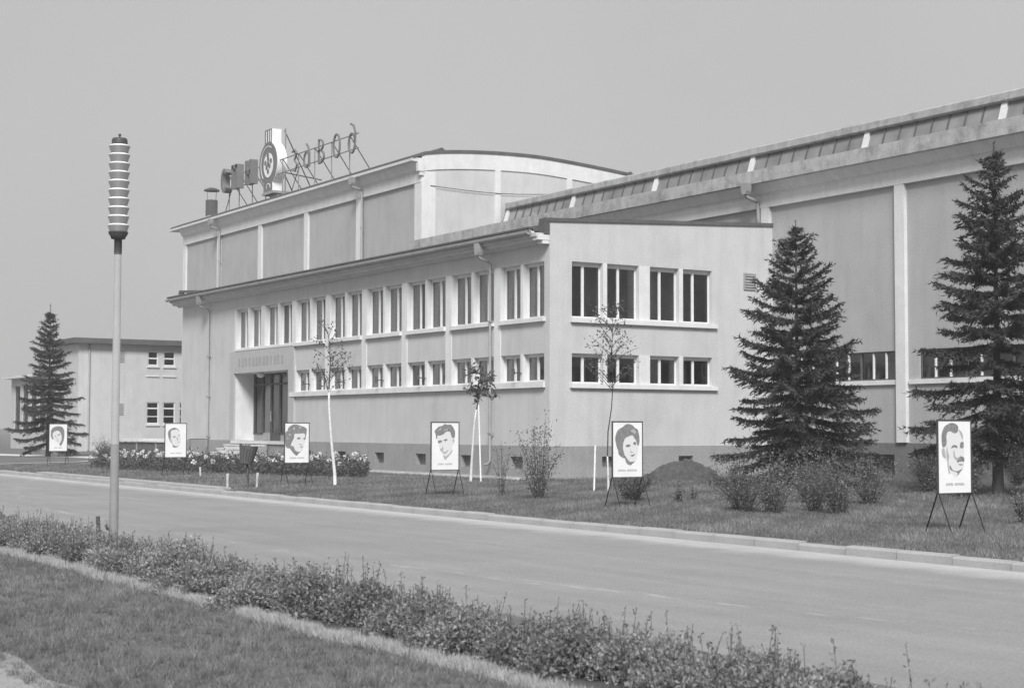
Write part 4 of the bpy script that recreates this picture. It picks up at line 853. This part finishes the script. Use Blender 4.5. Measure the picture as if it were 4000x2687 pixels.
shrub(19.5, -8.1, 1.2, 1.8, 64, 'broad twiggy shrub in front of the middle spruce, largest of its row', 1., .05, 6); shrub(20.6, -8.2, 1.15, 1.2, 44, 'upright twiggy shrub next to the broad one before the middle spruce', 1.1, .05, 7)
shrub(20.3, -6.85, 1.02, .95, 34, 'narrow twiggy shrub right of the middle spruce', 1.0, .05, 8); shrub(21.2, -7.05, 1.25, 1.15, 42, 'narrow shrub with a leaning crown right of the middle spruce', .95, .05, 9)
shrub(15.1, 2.0, 1.35, 1.15, 50, 'pale rounded shrub before the hall plinth, left of the moustached man board', 1.15, .055, 10); shrub(16.9, 1.4, 1.5, 1.4, 60, 'rounded shrub at the foot of the tallest spruce', 1.05, .055, 11)
shrub(13.3, 7.6, 1.05, .7, 30, 'dark shrub against the hall plinth', .55, .055, 12); shrub(25.6, -6.8, .7, .55, 22, 'small pale shrub on the open lawn right of the moustached man board', 1.2, .05, 13)
shrub(11.3, 3.6, .9, .75, 34, 'small dark conical bush by the stakes of the middle spruce', .45, .05, 14); shrub(17.3, -4.3, 1.25, .3, 4, 'single leafy wand between soil heap and middle spruce', 1., .05, 15, dens=.7)
shrub(17.6, -4.4, 1.35, 1.9, 50, 'loose pale shrub at the left foot of the middle spruce', 1.1, .05, 18); shrub(18.6, -3.6, 1.2, 1.6, 44, 'loose pale shrub at the right foot of the middle spruce', 1.1, .05, 19)
shrub(-36.5, -3.6, 1.15, 1.3, 40, 'loose shrub where the footpath meets the flower bed', .8, .07, 16); shrub(-43.8, -.6, .8, .9, 40, 'dark low bush before the pale lidded storage bin', .5, .07, 17)

def young_tree(x, y, H, zc, wc, label, n, leaf, seed, stem=.03, wash=1.4, lean=0., drop=0., rods=()):
    global rng; rng = np.random.default_rng(300 + seed)
    T = world_root('young_tree', (x, y, 0)); tag(T, label, 'tree', 'young trees on the lawn')
    bend = lambda z: (x + lean * (z / H) + .05 * math.sin(z * 1.3 + seed) + .03 * math.sin(z * 3.1 + 2 * seed), y + lean * .4 * (z / H) + .04 * math.sin(z * 1.9 + seed), z)
    MB().tube([bend(z) for z in np.linspace(-.1, wash, 8)], list(np.linspace(stem * 1.2, stem * .6, 8)), 8).build('whitewashed_trunk', 'whitewash', T)
    tr = MB(); tr.tube([bend(z) for z in np.linspace(wash, H * .97, 7)], list(np.linspace(stem * .55, .005, 7)), 6, 0, False)
    P, D, Tn = [], [], []
    for i in range(n):
        z = zc + (H - zc) * rng.uniform(0, .92); a = rng.uniform(0, 6.28); Lb = wc / 2 * rng.uniform(.5, 1.) * (1.05 - .55 * ((z - zc) / (H - zc)))
        p0 = np.array(bend(z)); e = p0 + np.array([math.cos(a) * Lb, math.sin(a) * Lb, Lb * rng.uniform(.35, 1.) - drop * Lb]); mid = (p0 + e) / 2 + np.array([0, 0, .12 * Lb + drop * .25 * Lb])
        tr.tube([tuple(p0), tuple(mid), tuple(e)], [.009, .006, .003], 4, 0, False, False)
        k = int(rng.integers(9, 18)); q = rng.uniform(.25, 1.05, k)[:, None]; base = p0 * (1 - q) ** 2 + 2 * mid * q * (1 - q) + e * q ** 2 + rng.normal(size=(k, 3)) * .06
        P.append(base); D.append(unit(rng.normal(size=(k, 3)) + [0, 0, -.5])); Tn.append(rng.uniform(.6, 1.4, k))
    tr.build('branches', 'bark', T); P, D, Tn = map(np.concatenate, (P, D, Tn)); k = len(P)
    fo = raw('crown', leaves(P, D, rng.uniform(.7, 1.3, k) * leaf, rng.uniform(.5, .75, k) * leaf), None, 4, 'leaf', Tn); fo.parent = T; fo.matrix_parent_inverse = PINV[T.name]
    return T
young_tree(1.97, -9.03, 4.75, 2.55, 2.1, 'slender sapling with long whitewashed trunk beside the curly haired portrait board', 26, .085, 1, .046, 2.85, lean=-.25)
young_tree(1.1, -3.8, 3.9, 2.6, 1.5, 'young tree with broad drooping leaves before the office facade', 15, .17, 2, .04, 2.3, lean=.5, drop=.7)
young_tree(9.85, -4.62, 5.1, 2.7, 1.9, 'thin sapling with small sparse leaves before the bright end wall', 46, .075, 3, .035, .95, lean=.15)
for (p0, p1, lb_) in (((1.4, -3.55, -.1), (1.42, -3.66, 2.45), 'whitewashed stake leaning beside the drooping leaved young tree'), ((9.5, -4.85, -.1), (9.52, -4.82, 1.25), 'whitewashed stake beside the thin sapling at the end wall'), ((1.75, -9.05, 1.0), (1.6, -9.1, 2.0), None)):
    if lb_: tag(MB().tube([p0, p1], [.026, .022], 7).build('tree_stake', 'whitewash'), lb_, 'stake')

def broad_tree(x, y, H, wc, seed, label):
    global rng; rng = np.random.default_rng(400 + seed)
    T = world_root('broadleaf_tree', (x, y, 0)); tag(T, label, 'tree', 'trees beyond the workshop')
    tr = MB().tube([(x, y, -.2), (x + .1, y, H * .4), (x, y + .1, H * .8)], [.2, .14, .05], 8)
    P = []; 
    for i in range(34):
        a = rng.uniform(0, 6.28); z = H * rng.uniform(.25, .97); rd_ = wc / 2 * math.sqrt(max(.05, 1 - ((z / H - .55) / .5) ** 2)) * rng.uniform(.4, 1.)
        c_ = np.array([x + rd_ * math.cos(a), y + rd_ * math.sin(a), z]); tr.tube([(x, y, z * .75), tuple(c_)], [.05, .012], 4, 0, False, False)
        P.append(c_ + rng.normal(size=(420, 3)) * np.array([.5, .5, .34]) * wc / 5)
    tr.build('trunk', 'bark', T); P = np.concatenate(P); k = len(P)
    fo = raw('crown', leaves(P, unit(rng.normal(size=(k, 3)) + [0, 0, .2]), rng.uniform(.12, .25, k), rng.uniform(.08, .14, k)), None, 4, 'leaf', rng.uniform(.5, 1.4, k)); fo.parent = T; fo.matrix_parent_inverse = PINV[T.name]
broad_tree(-97, 2.5, 5.2, 4.2, 1, 'leafy tree at the end of the low workshop wing'); broad_tree(-112, -8.5, 6.0, 5.5, 2, 'wide leafy tree standing alone beyond the footpath'); broad_tree(-122, 3.0, 6.5, 6., 3, 'tallest leafy tree far behind the workshop wing')

# flower bed with white blooms
rng = np.random.default_rng(51)
def in_bed(n):
    q = rng.uniform(0, 1, n); s_ = rng.uniform(0, 1, n)
    fr = np.outer(1 - q, (-19.0, -9.9)) + np.outer(q, (-3.4, -5.3)); bk = np.outer(1 - q, (-31.0, -4.6)) + np.outer(q, (-9.0, -2.2)); return fr * (1 - s_)[:, None] + bk * s_[:, None]
k = 26000; xy = in_bed(k); hmax = .42 + .16 * np.sin(xy[:, 0] * 2.1) * np.cos(xy[:, 1] * 1.7) + .12 * rng.normal(size=k); zz = np.clip(rng.uniform(0, 1, k) ** .7 * hmax, .01, .9)
P = np.column_stack([xy, zz]); D = unit(rng.normal(size=(k, 3)) + [0, 0, .4])
FBd = world_root('flower_bed', (-15, -5.5, 0)); tag(FBd, 'bed of dark leafy plants with many white blooms before the entrance', 'flower bed', kind='stuff')
fo = raw('foliage', leaves(P, D, rng.uniform(.08, .16, k), rng.uniform(.04, .08, k)), None, 4, 'leaf', rng.uniform(.5, 1.3, k), kind='stuff'); fo.parent = FBd; fo.matrix_parent_inverse = PINV[FBd.name]
nb = 150; xy = in_bed(nb); zt = rng.uniform(.38, .72, nb); VV, TT = [], []
for i in range(nb):
    s_ = rng.uniform(.055, .10); m_ = 26; d = unit(rng.normal(size=(m_, 3)) + [0, 0, .3]); base = np.tile([xy[i, 0], xy[i, 1], zt[i]], (m_, 1)) + d * s_ * .25
    VV.append(leaves(base, d, np.full(m_, s_), np.full(m_, s_ * .7))); TT.append(rng.uniform(.75, 1.1, m_))
fl = raw('blooms', np.concatenate(VV), None, 4, 'flower', np.concatenate(TT), kind='stuff'); fl.parent = FBd; fl.matrix_parent_inverse = PINV[FBd.name]

# foreground hedge: low leafy bushes along the near road edge
rng = np.random.default_rng(61)
c0 = -23.45
bump_ = lambda X: .29 + .10 * np.sin(X * 2.3) * np.sin(X * .9 + 1) + .07 * np.sin(X * 5.1) * np.sin(X * 1.9)
MB().add([(10, -24.02, .004), (43, -24.02, .004), (43, -22.75, .004), (10, -22.75, .004)], [(0, 1, 2, 3)]).build('hedge_soil', 'soil', kind='structure')
HG = world_root('hedge', (28, c0, 0)); tag(HG, 'low uneven leafy hedge running along the near edge of the road', 'hedge')
P, D, Tn = [], [], []; xc = 14.
while xc < 42.5:
    yc_ = c0 + rng.normal(0, .17); rx_ = rng.uniform(.18, .42); ry_ = rng.uniform(.22, .48); hc = float(bump_(np.array(xc))) * rng.uniform(.55, 1.2); k = int(rng.uniform(5000, 7500) * rx_ * 1.6); tn = rng.uniform(.75, 1.3)
    d = unit(rng.normal(size=(k, 3)) + [0, 0, .25]); d[:, 2] = np.abs(d[:, 2]); rad = rng.beta(3.2, 1.1, k)[:, None]
    lump = 1 + .18 * np.sin(d[:, :1] * 7 + xc * 3) * np.sin(d[:, 1:2] * 8 + d[:, 2:] * 6)
    b0 = d * rad * lump * [rx_, ry_, hc] + [xc, yc_, .02]; b0[:, 2] = np.maximum(b0[:, 2], .01)
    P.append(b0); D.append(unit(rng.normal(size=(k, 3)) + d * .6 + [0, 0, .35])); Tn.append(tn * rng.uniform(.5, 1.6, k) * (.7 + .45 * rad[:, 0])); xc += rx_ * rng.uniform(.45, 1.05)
P, D, Tn = map(np.concatenate, (P, D, Tn)); k = len(P)
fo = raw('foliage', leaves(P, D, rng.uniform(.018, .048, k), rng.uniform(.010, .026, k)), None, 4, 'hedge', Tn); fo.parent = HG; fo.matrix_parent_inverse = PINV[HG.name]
# upright shoots with leaves
ns = 1500; sx = rng.uniform(14, 42.5, ns); sy = c0 + rng.normal(0, .28, ns); sh_ = bump_(sx) * rng.uniform(.6, 1.3, ns) + .04; le = rng.normal(0, .06, (ns, 2)); P, D, Tn = [], [], []; stm = MB()
for i in range(ns):
    m_ = 16; q = rng.uniform(.3, 1.02, m_); base = np.column_stack([sx[i] + le[i, 0] * q, sy[i] + le[i, 1] * q, sh_[i] * q]) + rng.normal(size=(m_, 3)) * .008
    P.append(base); D.append(unit(rng.normal(size=(m_, 3)) + [0, 0, .9])); Tn.append(rng.uniform(.6, 1.5, m_))
    stm.tube([(sx[i], sy[i], -.03), (sx[i] + le[i, 0], sy[i] + le[i, 1], sh_[i])], [.004, .002], 3, 0, False, False)
P, D, Tn = map(np.concatenate, (P, D, Tn)); k = len(P)
fo = raw('shoots', leaves(P, D, rng.uniform(.02, .04, k), rng.uniform(.01, .02, k)), None, 4, 'hedge', Tn); fo.parent = HG; fo.matrix_parent_inverse = PINV[HG.name]
stm.build('stems', 'bark', HG)

def grass(name, n, x0, x1, y0, y1, h, w, m_, label, tone=(.6, 1.5), patch=.25, keep=None, zf=None):
    X = rng.uniform(x0, x1, n); Y = rng.uniform(y0, y1, n)
    if keep is not None: s_ = keep(X, Y); X, Y = X[s_], Y[s_]
    k = len(X); pn = sum(np.sin(X * f_ * math.cos(a_) + Y * f_ * math.sin(a_) + p_) for f_, a_, p_ in ((1.7, .3, 0), (2.9, 1.9, 2), (4.7, 1.1, 4), (7.9, 2.6, 1), (11.3, .7, 5), (15.1, 2.2, 3))) / 3
    pt = 1 + patch * pn + .6 * patch * np.sin(X * .9 + 1.3 * np.sin(Y * .7)) * np.sin(Y * 1.1 + X * .35) + patch * .6 * np.sin(X * 3.1 + Y * 2.3)
    P = np.column_stack([X, Y, np.full(k, -.01)]); D = unit(np.column_stack([rng.normal(0, .45, k), rng.normal(0, .45, k), np.ones(k)]))
    o = raw(name, blades(P, D, rng.uniform(.5, 1.3, k) * h * np.clip(pt, .5, 1.5), rng.uniform(.6, 1.4, k) * w), None, 3, m_, np.clip(pt, .5, 1.6) * rng.uniform(*tone, k), kind='stuff'); tag(o, label, 'grass'); return o
rng = np.random.default_rng(71)
notbed = lambda X, Y: ~((Y > -1.7) & (X < .95)) & ~((X < 3.6) & (X > -14) & (Y < -12.9)) & ((X > -28.5) | (Y > -3.0))
grass('lawn_grass', 230000, 4, 34, -13.2, -1.4, .075, .014, 'grass', 'mown lawn between the road kerb and the buildings', keep=notbed)
grass('rear_lawn_grass', 60000, -28, 4, -13.2, -1.6, .085, .022, 'grass', 'lawn strip in front of the office block entrance', keep=notbed)
grass('side_lawn_grass', 90000, 1, 30, -1.4, 9.6, .11, .018, 'grass', 'rough grass at the foot of the long hall wall', tone=(.5, 1.5))
grass('verge_grass', 210000, 20, 41.5, -26.9, -24.15, .045, .0055, 'grass', 'foreground verge of short uneven grass', tone=(.4, 1.7), patch=.34, keep=lambda X, Y: np.sin(X * 2.1 + 3 * np.sin(Y * 1.3)) * np.sin(Y * 3.7 + X) + rng.normal(0, .5, len(X)) > -.75)
grass('path_weeds', 9000, 24, 41, -28.5, -26.5, .05, .006, 'grass', 'sparse weeds on the bare dirt path', tone=(.6, 1.5), patch=.4)
k = 2600; X = rng.uniform(22, 41.5, k); Y = rng.uniform(-26.9, -24.2, k); nb_ = 22; X = np.repeat(X, nb_) + rng.normal(0, .022, k * nb_); Y = np.repeat(Y, nb_) + rng.normal(0, .022, k * nb_); tl_ = np.repeat(rng.uniform(.6, 1.7, k), nb_)
P = np.column_stack([X, Y, np.full(len(X), -.01)]); D = unit(np.column_stack([rng.normal(0, .55, len(X)), rng.normal(0, .55, len(X)), np.ones(len(X))]))
tag(raw('grass_tufts', blades(P, D, rng.uniform(.05, .12, len(X)), rng.uniform(.003, .007, len(X))), None, 3, 'grass', tl_ * rng.uniform(.6, 1.3, len(X)), kind='stuff'), 'taller coarse tufts scattered over the foreground verge', 'grass')
# pale grassy edging strip along the hedge
k = 85000; X = rng.uniform(14, 41.5, k); Yc = -24.1 + .04 * np.sin(X * 1.3) + .03 * np.sin(X * 4.1); Y = Yc + rng.normal(0, .05, k)
P = np.column_stack([X, Y, np.full(k, -.01)]); D = unit(np.column_stack([rng.normal(0, .4, k), rng.normal(-.15, .4, k), np.ones(k)])); hh = (.068 + .028 * np.sin(X * 7) * np.sin(X * 2.7) + .015 * np.sin(X * 19)) * rng.uniform(.6, 1.5, k)
tag(raw('edging_grass', blades(P, D, hh, rng.uniform(.004, .009, k)), None, 3, 'edge_grass', rng.uniform(.6, 1.25, k), kind='stuff'), 'pale strip of clipped edging plants along the foot of the hedge', 'edging plants')

# added thin volume that lifts the blacks, standing in for film flare
hz = MB().box(-420, 90, -90, 130, -1.2, 24).build('flare_veil', 'interior', kind='stuff')
tag(hz, 'added thin pale veil that lifts the dark tones over the whole site', 'flare_veil')
HM = bpy.data.materials.new('flare_veil'); HM.use_nodes = True; hn = HM.node_tree.nodes; hn.remove(hn['Principled BSDF'])
hv = hn.new('ShaderNodeVolumePrincipled'); hv.inputs['Color'].default_value = (.95, .95, .95, 1); hv.inputs['Density'].default_value = .0010; hv.inputs['Anisotropy'].default_value = .1
HM.node_tree.links.new(hv.outputs[0], hn['Material Output'].inputs['Volume']); hz.data.materials.clear(); hz.data.materials.append(HM)
